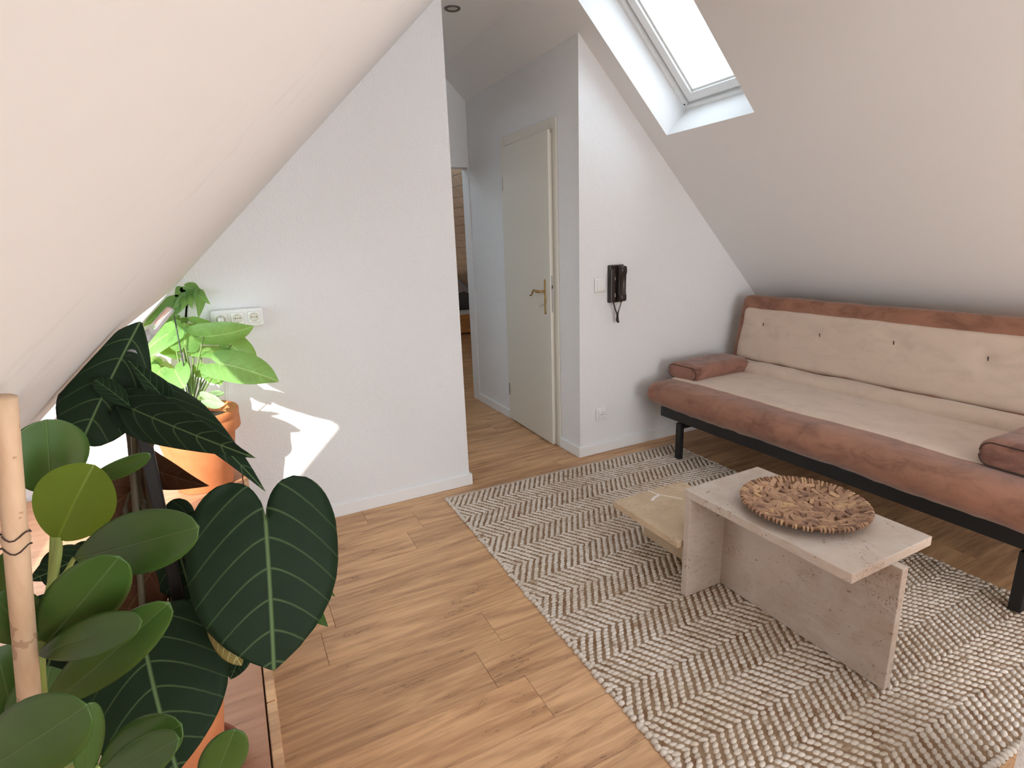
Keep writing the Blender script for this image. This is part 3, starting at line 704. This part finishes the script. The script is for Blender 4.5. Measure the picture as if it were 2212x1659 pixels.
# ---------------------------------------------------------------- plants
def leaf_mat(name, base, vein, back=None, translucent=0, rough=.4, nveins=7, veinw=.022, latw=.07, latmix=.6, sheen=0, slope=.28, tl=None):
    m = NT(name); uv = m.n('ShaderNodeSeparateXYZ'); m.l(m.uv(), uv.inputs[0])
    tx = m.math('ABSOLUTE', m.math('MULTIPLY', m.math('SUBTRACT', uv.outputs[0], .5), 2.0)); s = uv.outputs[1]
    mid = m.n('ShaderNodeMapRange'); mid.inputs[1].default_value = veinw*.4; mid.inputs[2].default_value = veinw*1.6; mid.inputs[3].default_value = 1; mid.inputs[4].default_value = 0
    m.l(tx, mid.inputs[0])
    ph_ = m.math('FRACT', m.math('MULTIPLY', m.math('SUBTRACT', s, m.math('MULTIPLY', m.math('POWER', tx, 1.5), slope)), float(nveins)))
    lat_d = m.math('MINIMUM', ph_, m.math('SUBTRACT', 1.0, ph_))
    lat = m.n('ShaderNodeMapRange'); lat.inputs[1].default_value = latw*.25; lat.inputs[2].default_value = latw; lat.inputs[3].default_value = latmix; lat.inputs[4].default_value = 0
    m.l(lat_d, lat.inputs[0]); fade = m.math('MULTIPLY', lat.outputs[0], m.math('SUBTRACT', 1.0, m.math('MULTIPLY', tx, .65)))
    f = m.math('MAXIMUM', mid.outputs[0], fade)
    v = m.obj(); nz_ = m.noise(v, 22, 4)
    b1 = m.mix(nz_, tuple(x*.75 for x in base), tuple(x*1.3 for x in base))
    c = m.mix(f, b1, vein); m.col(c); m.set(Roughness=rough); m.b.inputs['Specular IOR Level'].default_value = .2 if rough > .55 else .45
    if sheen: m.b.inputs['Sheen Weight'].default_value = sheen; m.b.inputs['Sheen Roughness'].default_value = .4
    m.bump(m.math('ADD', m.math('MULTIPLY', f, -.6), m.math('MULTIPLY', nz_, .3)), .35, .003)
    if translucent:
        tr = m.n('ShaderNodeBsdfTranslucent'); mx = m.n('ShaderNodeMixShader'); mx.inputs[0].default_value = translucent
        m.l(m.mix(f, tl or base, tuple(min(1, x*1.2) for x in (tl or vein))), tr.inputs[0])
        m.l(m.b.outputs[0], mx.inputs[1]); m.l(tr.outputs[0], mx.inputs[2]); m.l(mx.outputs[0], m.t.nodes['Material Output'].inputs[0])
    return m.m
M_velvet = leaf_mat('velvety dark green leaf', (.006, .019, .0055), (.10, .16, .06), rough=.65, nveins=6.3, veinw=.022, latw=.055, latmix=.55, sheen=.04, slope=.34)
M_velback = leaf_mat('brown leaf underside', (.105, .042, .018), (.21, .11, .05), rough=.6, nveins=6.3, latw=.06, translucent=.35, tl=(.16, .05, .015))
M_olive = leaf_mat('olive leaf underside', (.17, .13, .03), (.42, .40, .16), rough=.5, nveins=6, latw=.09, latmix=.9)
M_clusia = leaf_mat('waxy green leaf', (.052, .112, .020), (.09, .155, .042), rough=.34, nveins=3, veinw=.02, latmix=.0, translucent=.12, tl=(.12, .24, .01))
M_clusiadk = M_clusia
M_clusialit = leaf_mat('young backlit yellow green leaf', (.11, .17, .010), (.18, .24, .03), rough=.4, nveins=9, veinw=.03, latmix=.12, translucent=.3, tl=(.27, .36, .01))  # young leaf colour with its backlight glow painted in
M_bright = leaf_mat('bright green leaf', (.17, .34, .10), (.36, .52, .20), rough=.34, nveins=9, veinw=.035, latw=.10, latmix=.4, translucent=.38, tl=(.42, .62, .06))
M_young = leaf_mat('pale small leaf', (.33, .50, .28), (.45, .60, .38), rough=.35, nveins=7, veinw=.04, latmix=.4, translucent=.3, tl=(.4, .6, .15))
M_stem = plain('green stem', (.13, .20, .05), .5)
M_petiole = plain('brown petiole', (.075, .060, .030), .6)
M_barestem = plain('pale stalk', (.30, .36, .09), .5)
M_terra = NT('terracotta'); _f = M_terra.noise(M_terra.obj(), 9, 4, .6)
M_terra.col(M_terra.ramp(_f, [(.3, (.50, .16, .055)), (.7, (.62, .235, .095))])); M_terra.set(Roughness=.8); M_terra.bump(M_terra.noise(M_terra.obj(), 90, 3), .12, .002); M_terra = M_terra.m
M_terradk = plain('damp terracotta', (.23, .055, .022), .7, None, .3)
M_soil = plain('potting soil', (.035, .022, .014), .95, (55, .9, .01), .5)

def profile(kind, s):
    """(inner, outer) half width at s along the blade, unit width"""
    if kind == 'heart':
        if s < .12: o = .42+.58*math.sqrt(max(0, 1-((.12-s)/.42)**2))
        else: q = (s-.12)/.88; o = (1-q**3.0)
        i = .42*(1-math.sqrt(max(0, 1-(s/.30)**2))) if s < 0 else 0
        return i, max(o, i)
    if kind == 'oval':
        q = min(1, max(0, s)); return 0, max(0, math.sin(math.pi*q**1.35))**(.62 if q < .598 else .45) if q > 0 else 0
    if kind == 'round':
        q = min(1, max(0, s)); return 0, max(0, math.sin(math.pi*q**1.1))**.52
    if kind == 'lance':
        if s < .18: o = .30+.70*math.sqrt(max(0, 1-((.18-s)/.36)**2))
        else: q = (s-.18)/.82; o = (1-q**1.45)*(1-.12*q)
        i = .30*(1-math.sqrt(max(0, 1-(s/.18)**2))) if s < 0 else 0
        return i, max(o, i)
def leaf_mesh(kind, L, W, bend=.3, fold=.15, curl=.2, wave=.0, quilt=0.0, nv=6, twist=0, seed=0, rows=26, cols=7):
    """blade in local axes: y along, x across, z up; bend droops the tip"""
    s0 = {'heart': -.30, 'lance': -.18}.get(kind, 0)
    V = []; F = []; UV = []; idx = {}
    S_ = [s0+(1-s0)*(.35*i/rows+.65*(.5-.5*math.cos(math.pi*i/rows))) for i in range(rows+1)]
    for side in (-1, 1):
        for i, s in enumerate(S_):
            a, o = profile(kind, s)
            for j in range(cols+1):
                t = a+(o-a)*(j/cols)
                key = (i, 0, 0) if (j == 0 and a < 1e-6) else (i, j, side)
                if key in idx: continue
                x = side*t*W/2
                th = bend*max(s, 0)                                    # arc
                if abs(bend) > 1e-3: yy = L*math.sin(th)/bend if s > 0 else s*L; zz = -L*(1-math.cos(th))/bend if s > 0 else 0
                else: yy, zz = s*L, 0
                xa = abs(x)
                dz = fold*xa-curl*xa*xa/(W/2)+wave*W*math.sin(s*9+side*1.3+seed)*(t**2)*.5
                if quilt: dz += quilt*math.sin((s-.34*t**1.5)*nv*2*math.pi)*t*(1.1-t)*2
                tw = twist*s
                px = x*math.cos(tw)-dz*math.sin(tw); dz2 = x*math.sin(tw)+dz*math.cos(tw)
                c_, s_ = math.cos(th), math.sin(th)
                V.append((px, yy+dz2*s_, zz+dz2*c_)); UV.append((.5+side*t*.5, (s-s0)/(1-s0))); idx[key] = len(V)-1
        g = lambda i, j: idx[(i, 0, 0)] if (j == 0 and (i, 0, 0) in idx and profile(kind, S_[i])[0] < 1e-6) else idx[(i, j, side)]
        for i in range(rows):
            for j in range(cols):
                q = [g(i, j), g(i, j+1), g(i+1, j+1), g(i+1, j)]
                if side < 0: q = q[::-1]
                F.append(q)
    me = bpy.data.meshes.new('leaf'); me.from_pydata(V, [], F); me.validate()
    bm = bmesh.new(); bm.from_mesh(me); uvl = bm.loops.layers.uv.new('UVMap')
    bm.verts.ensure_lookup_table()
    for f in bm.faces:
        for l in f.loops: l[uvl].uv = UV[l.vert.index]
    bmesh.ops.remove_doubles(bm, verts=bm.verts, dist=1e-5); bm.to_mesh(me); bm.free()
    return me
def keep_inside(verts):
    """leaves that reach the slope or the wall lie against it"""
    for v in verts:
        c = v.co; over = (c.z-(L0+T*c.x))/kn+.005
        if over > 0: v.co = c-nL*over
        if v.co.y > -.004: v.co.y = -.004
def put_leaf(plant, base, tip, wpx, mats, kind='heart', roll=0, thick=.0007, name='leaf', **kw):
    """leaf whose petiole joins at the pixel base=(u, v, depth) and whose tip is at tip; roll turns it about its axis"""
    P0, P1 = at(*base), at(*tip); ax = (P1-P0); L = ax.length; ax.normalize()
    n = (CAM-(P0+P1)/2); n = (n-ax*n.dot(ax)).normalized(); n = Matrix.Rotation(roll, 3, ax) @ n
    x = ax.cross(n); W = wpx/F_PX*(base[2]+tip[2])/2
    bend = kw.get('bend', .3); Lc = L*(bend/2)/math.sin(bend/2) if abs(bend) > 1e-3 else L
    me = leaf_mesh(kind, Lc, W, **kw)
    # the chord of the arc points half a bend below the first tangent
    h = bend/2; ya = ax*math.cos(h)+n*math.sin(h); na = n*math.cos(h)-ax*math.sin(h)
    M_ = Matrix(((x.x, ya.x, na.x, P0.x), (x.y, ya.y, na.y, P0.y), (x.z, ya.z, na.z, P0.z), (0, 0, 0, 1)))
    me.transform(M_)
    keep_inside(me.vertices)
    for q in mats: me.materials.append(q)
    o = link(name, me, None, None, True); rel(o, plant)
    if thick:
        md = o.modifiers.new('thickness', 'SOLIDIFY'); md.thickness = thick; md.offset = -1; md.material_offset = 1 if len(mats) > 1 else 0
    return o
LAST = [None]
def stalk(plant, pts, r0, r1, mat, name='petiole', n=8):
    P = bezier([at(*p) if len(p) == 3 and not isinstance(p, Vector) else p for p in pts], n); k = len(P)
    bm = bmesh.new(); tube(bm, P, [r0+(r1-r0)*i/(k-1) for i in range(k)], 8); keep_inside(bm.verts); LAST[0] = rel(from_bm(name, bm, mat, None, True), plant); return LAST[0]
def pot(plant, c, rb, rt, h, rim, rimh, mat, soil=.03):
    bm = bmesh.new()
    lathe(bm, [(0, 0), (rb-.004, 0), (rb, .004), (rt-.004, h-rimh-.004), (rt-.003, h-rimh), (rim-.003, h-rimh), (rim, h-rimh+.004), (rim, h-rimh*.45), (rim-.0025, h-rimh*.4), (rim, h-rimh*.35), (rim+.002, h-.006), (rim-.003, h), (rim-.013, h), (rim-.016, h-.008), (rt-.018, h-soil), (rt-.03, h-soil-.01), (0, h-soil-.01)], c, 56)
    p = rel(from_bm('pot', bm, mat, None, True), plant)
    bm = bmesh.new(); R = rt-.017; lathe(bm, [(0, 0), (R*.5, .003), (R*.85, .001), (R, -.002), (R, -.01)], (c[0], c[1], c[2]+h-soil), 36)
    for v in bm.verts: v.co.z += .006*noise.noise(v.co*30)
    sub(from_bm('soil', bm, M_soil, None, True), p); return p

# --- plant with pierced and plain bright leaves, standing in the sun by the low window
PC = Vector((-2.053, -.225, BZ+.0003))
p3 = empty('potted_plant', PC, 'bright green leafy plant in a terracotta pot standing in the sun by the wall', 'plant')
pot(p3, PC, .105, .148, .325, .166, .085, M_terra, .035)
root = PC+Vector((.0, 0, .30))
D3 = 2.27
bright = [  # base, tip, width, kind, roll, material, options
    ((440, 727, 2.24), (549, 704, 2.20), 62, 'heart', .55, M_bright, dict(bend=.5, fold=.1, curl=.3)),
    ((478, 786, 2.18), (603, 825, 2.10), 82, 'heart', -.45, M_bright, dict(bend=.4, fold=.25, curl=.2)),
    ((398, 745, 2.25), (398, 697, 2.28), 62, 'heart', .2, M_bright, dict(bend=.3, fold=.1)),
    ((372, 716, 2.25), (292, 781, 2.20), 62, 'heart', .75, M_bright, dict(bend=.5, fold=.2)),
    ((436, 757, 2.30), (520, 775, 2.27), 60, 'heart', -1.0, M_bright, dict(bend=.4)),
    ((500, 745, 2.32), (556, 796, 2.30), 62, 'heart', .2, M_bright, dict(bend=.3)),
    ((380, 760, 2.28), (330, 748, 2.24), 56, 'heart', 1.0, M_bright, dict(bend=.5)),
    ((378, 800, 2.22), (400, 838, 2.16), 60, 'heart', .3, M_bright, dict(bend=.4)),
    ((445, 795, 2.28), (425, 815, 2.25), 44, 'heart', .5, M_bright, dict(bend=.4)),
    ((455, 800, 2.30), (478, 832, 2.26), 44, 'heart', -.3, M_bright, dict(bend=.3)),
    ((330, 775, 2.30), (296, 800, 2.26), 46, 'heart', .6, M_bright, dict(bend=.4)),
    ((345, 800, 2.22), (318, 862, 2.18), 52, 'lance', .1, M_bright, dict(bend=.3)),
    ((350, 790, 2.3), (375, 830, 2.25), 46, 'heart', -.6, M_bright, dict(bend=.3)),
    ((420, 700, 2.34), (470, 710, 2.38), 50, 'heart', .9, M_bright, dict(bend=.4)),
    ((385, 690, 2.36), (352, 706, 2.4), 44, 'heart', -.9, M_bright, dict(bend=.4)),
    ((442, 862, 2.20), (486, 872, 2.14), 36, 'heart', .5, M_young, dict(bend=.3)),
    ((462, 852, 2.26), (484, 846, 2.24), 20, 'heart', .6, M_young, dict(bend=.3)),
    ((385, 893, 2.12), (354, 878, 2.16), 32, 'heart', -.4, M_young, dict(bend=.3)),
    ((400, 897, 2.10), (376, 899, 2.08), 20, 'heart', -.2, M_young, dict(bend=.3)),
]
for b_, t_, w_, k_, r_, m_, kw in bright:
    lf = put_leaf(p3, b_, t_, w_, [m_], k_, r_, 0, rows=16, cols=5, quilt=.003, **kw)
    if m_ is M_bright or b_[1] > 840:
        P0 = at(*b_); mid_ = (root+P0)/2+Vector((random.uniform(-.01, .01), 0, .03)); stalk(p3, [root+Vector((random.uniform(-.03, .03), random.uniform(-.03, .03), -.01)), mid_, P0], .0038, .0026, M_stem, n=6); sub(LAST[0], lf)
# the pierced top leaf: finger lobes around a common rib
fing = [((405, 640, 2.36), (372, 668, 2.33), 26), ((405, 638, 2.36), (392, 672, 2.32), 22), ((410, 632, 2.36), (416, 668, 2.33), 22), ((420, 630, 2.36), (455, 658, 2.32), 26), ((432, 632, 2.36), (428, 688, 2.32), 26), ((395, 625, 2.38), (378, 640, 2.36), 24), ((402, 618, 2.38), (440, 640, 2.35), 34)]
for b_, t_, w_ in fing: put_leaf(p3, b_, t_, w_, [M_bright], 'lance', random.uniform(-.5, .5), 0, rows=12, cols=4, bend=.5, name='leaf_lobe')
put_leaf(p3, (383, 652, 2.36), (308, 706, 2.30), 42, [M_bright], 'lance', .3, 0, rows=14, cols=4, bend=.4)
stalk(p3, [root, at(400, 760, 2.34), at(402, 680, 2.38), at(408, 632, 2.37)], .005, .003, M_stem, 'stem')
bm = bmesh.new(); tube(bm, [root+Vector((0, -.03, -.02)), at(376, 682, 2.2)], .0026, 6); rel(from_bm('support_stick', bm, M_black), p3)

# --- large velvet-leaved climber in front of it
QC = Vector((-2.062, -1.742, BZ+.0003))
p2 = empty('potted_plant', QC, 'dark velvet-leaved climbing plant with pale veins in a terracotta pot', 'plant')
bm = bmesh.new(); lathe(bm, [(0, 0), (.085, 0), (.098, .004), (.105, .028), (.103, .032), (.097, .031), (.090, .010), (.08, .008), (0, .008)], QC, 48)
rel(from_bm('saucer', bm, M_terradk, None, True), p2)
pot(p2, QC+Vector((0, 0, .0085)), .068, .098, .245, .104, .05, M_terra, .03)
top2 = QC+Vector((0, 0, .22))
VB = [M_velvet, M_velback]; BV = [M_velback, M_velvet]
velvet = [
    ((574, 1126, .93), (592, 1449, .90), 306, 'heart', -.12, VB, dict(bend=.25, fold=.05, curl=.16, quilt=.004, nv=6.3)),
    ((314, 1402, .90), (384, 1668, .86), 292, 'heart', .25, VB, dict(bend=.35, fold=.05, curl=.2, quilt=.004, nv=6.3)),
    ((304, 694, .90), (174, 962, .86), 158, 'oval', .15, VB, dict(bend=.55, fold=.1, curl=.35, quilt=.003)),
    ((288, 884, .85), (553, 990, .80), 108, 'lance', .15, VB, dict(bend=.35, fold=.2, curl=.1, wave=.05, quilt=.004)),
    ((290, 884, .855), (205, 820, .85), 44, 'oval', .3, VB, dict(bend=.3, fold=.3)),
    ((358, 858, .87), (574, 1062, .84), 84, 'lance', -.5, VB, dict(bend=.3, fold=.3, curl=.2, wave=.05)),
    ((350, 856, .87), (276, 778, .85), 46, 'lance', .3, VB, dict(bend=.3, fold=.7, curl=0, wave=.08)),
    ((300, 1002, 1.06), (452, 1050, 1.02), 92, 'lance', .5, BV, dict(bend=.3, fold=.2, wave=.06)),
    ((280, 1062, 1.04), (160, 1156, 1.00), 118, 'heart', -.3, BV, dict(bend=.3, fold=.1)),
    ((330, 1230, 1.0), (262, 1345, .98), 120, 'heart', .3, BV, dict(bend=.3)),
    ((170, 1205, 1.0), (60, 1255, .98), 90, 'lance', -.5, VB, dict(bend=.3)),
    ((150, 1200, 1.02), (160, 1280, 1.0), 110, 'heart', .3, VB, dict(bend=.3)),
    ((380, 1160, 1.02), (420, 1300, 1.0), 150, 'heart', .4, VB, dict(bend=.3)),
    ((230, 1290, 1.02), (300, 1420, 1.0), 150, 'heart', -.2, VB, dict(bend=.3)),
    ((350, 1110, 1.06), (330, 1230, 1.04), 130, 'heart', .2, VB, dict(bend=.3)),
    ((140, 1330, 1.0), (90, 1480, .98), 170, 'heart', .1, VB, dict(bend=.3)),
    ((478, 1356, .885), (522, 1438, .88), 60, 'heart', .3, [M_olive, M_olive], dict(bend=.3)),
    ((528, 1396, 1.0), (498, 1468, .98), 52, 'heart', .2, VB, dict(bend=.3)),
    ((655, 1200, 1.0), (724, 1290, .98), 50, 'lance', .5, [M_clusiadk, M_clusiadk], dict(bend=.5, fold=.2)),
    ((640, 1290, 1.0), (709, 1354, .98), 60, 'lance', -.2, [M_clusiadk, M_clusiadk], dict(bend=.2, fold=.2)),
]
for b_, t_, w_, k_, r_, m_, kw in velvet: put_leaf(p2, b_, t_, w_, m_, k_, r_, .0009, **kw)
# flat black stake and the stems tied to it
STX = Vector((-2.018, -1.70, 0))
bm = bmesh.new(); bm_box(bm, (STX.x-.010, STX.y-.006, BZ+.06), (STX.x+.010, STX.y+.006, 1.203), .003, 1); rel(from_bm('support_stake', bm, M_black), p2)
tz = lambda dx, dy: top2+Vector((dx, dy, 0))
for pts, a, b_ in (([tz(.02, .01), at(322, 1130, 1.04), at(300, 1060, 1.04), at(286, 884, .86)], .008, .005),
                   ([tz(.0, .02), at(330, 1130, 1.06), at(318, 1000, .96), at(345, 905, .88), at(354, 862, .872)], .007, .004),
                   ([tz(-.02, .01), at(270, 1100, 1.04), at(292, 1010, 1.05), at(300, 1003, 1.06)], .006, .004),
                   ([tz(-.02, -.01), at(286, 1000, .98), at(270, 850, .92), at(303, 697, .902)], .006, .004),
                   ([tz(.03, -.02), at(470, 1230, 1.0), at(545, 1085, .97), at(573, 1122, .935)], .005, .0035),
                   ([tz(.0, -.03), at(330, 1330, .98), at(310, 1372, .93), at(314, 1399, .902)], .005, .0035),
                   ([tz(-.03, 0), at(250, 1180, 1.03), at(275, 1080, 1.04), at(281, 1063, 1.04)], .005, .003),
                   ([tz(.05, -.02), at(470, 1400, 1.0), at(560, 1300, 1.0), at(630, 1290, 1.0)], .004, .0025),
                   ([tz(.05, -.01), at(500, 1360, 1.02), at(600, 1210, 1.01), at(650, 1200, 1.0)], .004, .0025),
                   ([tz(.05, -.03), at(455, 1400, .95), at(478, 1356, .887)], .004, .0025),
                   ([tz(.04, -.03), at(500, 1420, 1.01), at(528, 1396, 1.0)], .004, .0025),
                   ([tz(-.01, .01), at(340, 1300, 1.03), at(330, 1232, 1.0)], .004, .003),
                   ([tz(-.04, .01), at(200, 1290, 1.02), at(170, 1207, 1.0)], .004, .003),
                   ([tz(-.05, .0), at(190, 1300, 1.02), at(150, 1202, 1.02)], .004, .003),
                   ([tz(.01, .01), at(370, 1240, 1.03), at(380, 1162, 1.02)], .004, .003),
                   ([tz(-.02, .0), at(260, 1330, 1.03), at(230, 1292, 1.02)], .004, .003),
                   ([tz(.0, .02), at(350, 1180, 1.06), at(350, 1112, 1.06)], .004, .003),
                   ([tz(-.05, -.01), at(200, 1400, 1.0), at(140, 1332, 1.0)], .004, .003)):
    stalk(p2, pts, a, b_, M_petiole, n=6)
# clear acrylic bar leaning from the top of the stake along the slope
M_acryl = NT('clear acrylic'); M_acryl.set(Roughness=.08); M_acryl.col((.86, .85, .86)); M_acryl.b.inputs['Transmission Weight'].default_value = .75; M_acryl.b.inputs['IOR'].default_value = 1.3; M_acryl = M_acryl.m
a_ = at(284, 766, .885); b_ = at(366, 671, 1.10)
bm = bmesh.new(); tube(bm, [a_, a_*.5+b_*.5, b_], [.0085]*3, 14); ac = from_bm('clear_rod', bm, M_acryl, None, True)
tag(ac, 'clear acrylic rod leaning from the black plant stake', 'rod')

# --- thick-leaved plant on a bamboo cane, nearest the bench end
KC = Vector((-2.085, -2.300, BZ+.0003)); NK = .6
near = lambda q: (q[0], q[1], q[2]*NK)
p1 = empty('potted_plant', KC, 'plant with thick waxy oval leaves tied to a bamboo cane', 'plant')
pot(p1, KC, .07, .10, .20, .108, .045, M_terra, .03)
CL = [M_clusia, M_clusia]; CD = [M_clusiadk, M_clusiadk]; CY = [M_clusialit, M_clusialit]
wax = [
    ((113, 1066, .74), (100, 906, .72), 152, 'round', .25, CD, .0011, dict(bend=-.2, fold=.05, curl=.1)),
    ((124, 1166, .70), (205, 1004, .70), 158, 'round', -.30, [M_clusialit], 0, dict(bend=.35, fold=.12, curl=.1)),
    ((178, 1046, .74), (323, 980, .70), 44, 'oval', .5, CL, .0011, dict(bend=.25, fold=.3)),
    ((160, 1206, .70), (429, 1138, .62), 132, 'oval', .1, CD, .0012, dict(bend=.3, fold=.12, curl=.1)),
    ((90, 1398, .66), (258, 1202, .60), 138, 'oval', .15, CD, .0012, dict(bend=.25, fold=.1, curl=.1)),
    ((80, 1414, .64), (306, 1342, .58), 86, 'oval', -.1, CL, .0012, dict(bend=.2, fold=.2)),
    ((92, 1535, .66), (366, 1302, .60), 108, 'oval', .2, CL, .0012, dict(bend=.25, fold=.2)),
    ((72, 1392, .64), (-14, 1284, .60), 106, 'oval', -.1, CD, .0012, dict(bend=.25, fold=.1)),
    ((6, 1310, .72), (24, 1188, .70), 66, 'oval', .3, CD, .0012, dict(bend=.2)),
    ((-60, 1680, .56), (188, 1524, .50), 172, 'oval', .15, CL, .0012, dict(bend=.25, fold=.1)),
    ((186, 1700, .58), (192, 1518, .56), 62, 'oval', .4, CD, .0012, dict(bend=.2, fold=.2)),
    ((214, 1655, .58), (392, 1566, .54), 112, 'oval', .2, CL, .0012, dict(bend=.25, fold=.15)),
    ((190, 1710, .55), (386, 1596, .50), 92, 'oval', -.2, CL, .0012, dict(bend=.2, fold=.2)),
    ((446, 1720, .60), (508, 1576, .56), 92, 'oval', .2, CL, .0012, dict(bend=.2, fold=.12)),
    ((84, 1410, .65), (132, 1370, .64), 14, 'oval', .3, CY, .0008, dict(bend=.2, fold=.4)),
    ((30, 1560, .72), (-10, 1400, .70), 120, 'oval', .3, CD, .0012, dict(bend=.2)),
    ((60, 1650, .70), (110, 1440, .70), 130, 'oval', -.3, CD, .0012, dict(bend=.2)),
    ((150, 1690, .72), (60, 1560, .70), 130, 'oval', .3, CD, .0012, dict(bend=.2)),
]
for b_, t_, w_, k_, r_, m_, th_, kw in wax: put_leaf(p1, near(b_), near(t_), w_, m_, k_, r_, th_*.75, rows=18, cols=6, **kw)
ktop = KC+Vector((0, 0, .18))
stalk(p1, [ktop]+[at(*near(q)) for q in ((95, 1640, .68), (88, 1500, .66), (86, 1412, .65), (104, 1300, .68), (124, 1200, .70), (125, 1160, .70))], .0045, .0026, M_barestem, 'stem')
for a_, b_ in (((106, 1290, .68), (113, 1064, .74)), ((112, 1255, .69), (160, 1206, .70)), ((120, 1130, .71), (178, 1046, .74)), ((88, 1440, .655), (90, 1398, .66)), ((88, 1520, .66), (92, 1535, .66)), ((86, 1420, .65), (72, 1392, .64)), ((90, 1360, .66), (6, 1310, .72)), ((92, 1600, .67), (-60, 1680, .56)), ((95, 1640, .68), (214, 1655, .58)), ((95, 1640, .68), (186, 1700, .58)), ((95, 1660, .68), (190, 1710, .55)), ((95, 1680, .68), (446, 1720, .60)), ((92, 1580, .67), (30, 1560, .72)), ((94, 1640, .68), (60, 1650, .70)), ((95, 1660, .68), (150, 1690, .72))):
    a_, b_ = near(a_), near(b_); stalk(p1, [at(*a_), (at(*a_)+at(*b_))/2+Vector((0, 0, -.004)), at(*b_)], .0020, .0016, M_barestem, n=5)
# the cane
M_cane = NT('bamboo cane'); _v = M_cane.obj(); _f = M_cane.noise(M_cane.mapping(_v, (30, 30, 5)), 2, 4, .6); _g = M_cane.noise(_v, 26, 4, .65)
M_cane.col(M_cane.mix(M_cane.math('MULTIPLY', M_cane.math('GREATER_THAN', _g, .62), .45), M_cane.ramp(_f, [(.3, (.52, .33, .20)), (.7, (.68, .48, .32))]), (.22, .10, .045))); M_cane.set(Roughness=.6); M_cane = M_cane.m
ca, cb = at(8, 858, .315), at(68, 1560, .385); cd_ = (cb-ca); cd_.normalize(); end = ca+cd_*((KC.z+.10-ca.z)/cd_.z)
Lc = (end-ca).length; nd = [0, .03, .108, .118, .128, .45, .47, .49, 1]
bm = bmesh.new(); tube(bm, [ca+(end-ca)*t_ for t_ in nd], [.0062, .0062, .0062, .0073, .0064, .0066, .0077, .0068, .0070], 20)
cane = rel(from_bm('bamboo_cane', bm, M_cane, None, True), p1)
for t_ in (.112, .124):
    c_ = ca+(end-ca)*t_; u_ = cd_.orthogonal().normalized(); v_ = cd_.cross(u_)
    bm = bmesh.new(); tube(bm, [c_+(u_*math.cos(k*math.pi/10)+v_*math.sin(k*math.pi/10))*.0073+cd_*(.0022*math.sin(k*.9+t_*40)) for k in range(21)], .0005, 5, False)
    sub(from_bm('cane_fibre', bm, M_seam, None, True), cane)
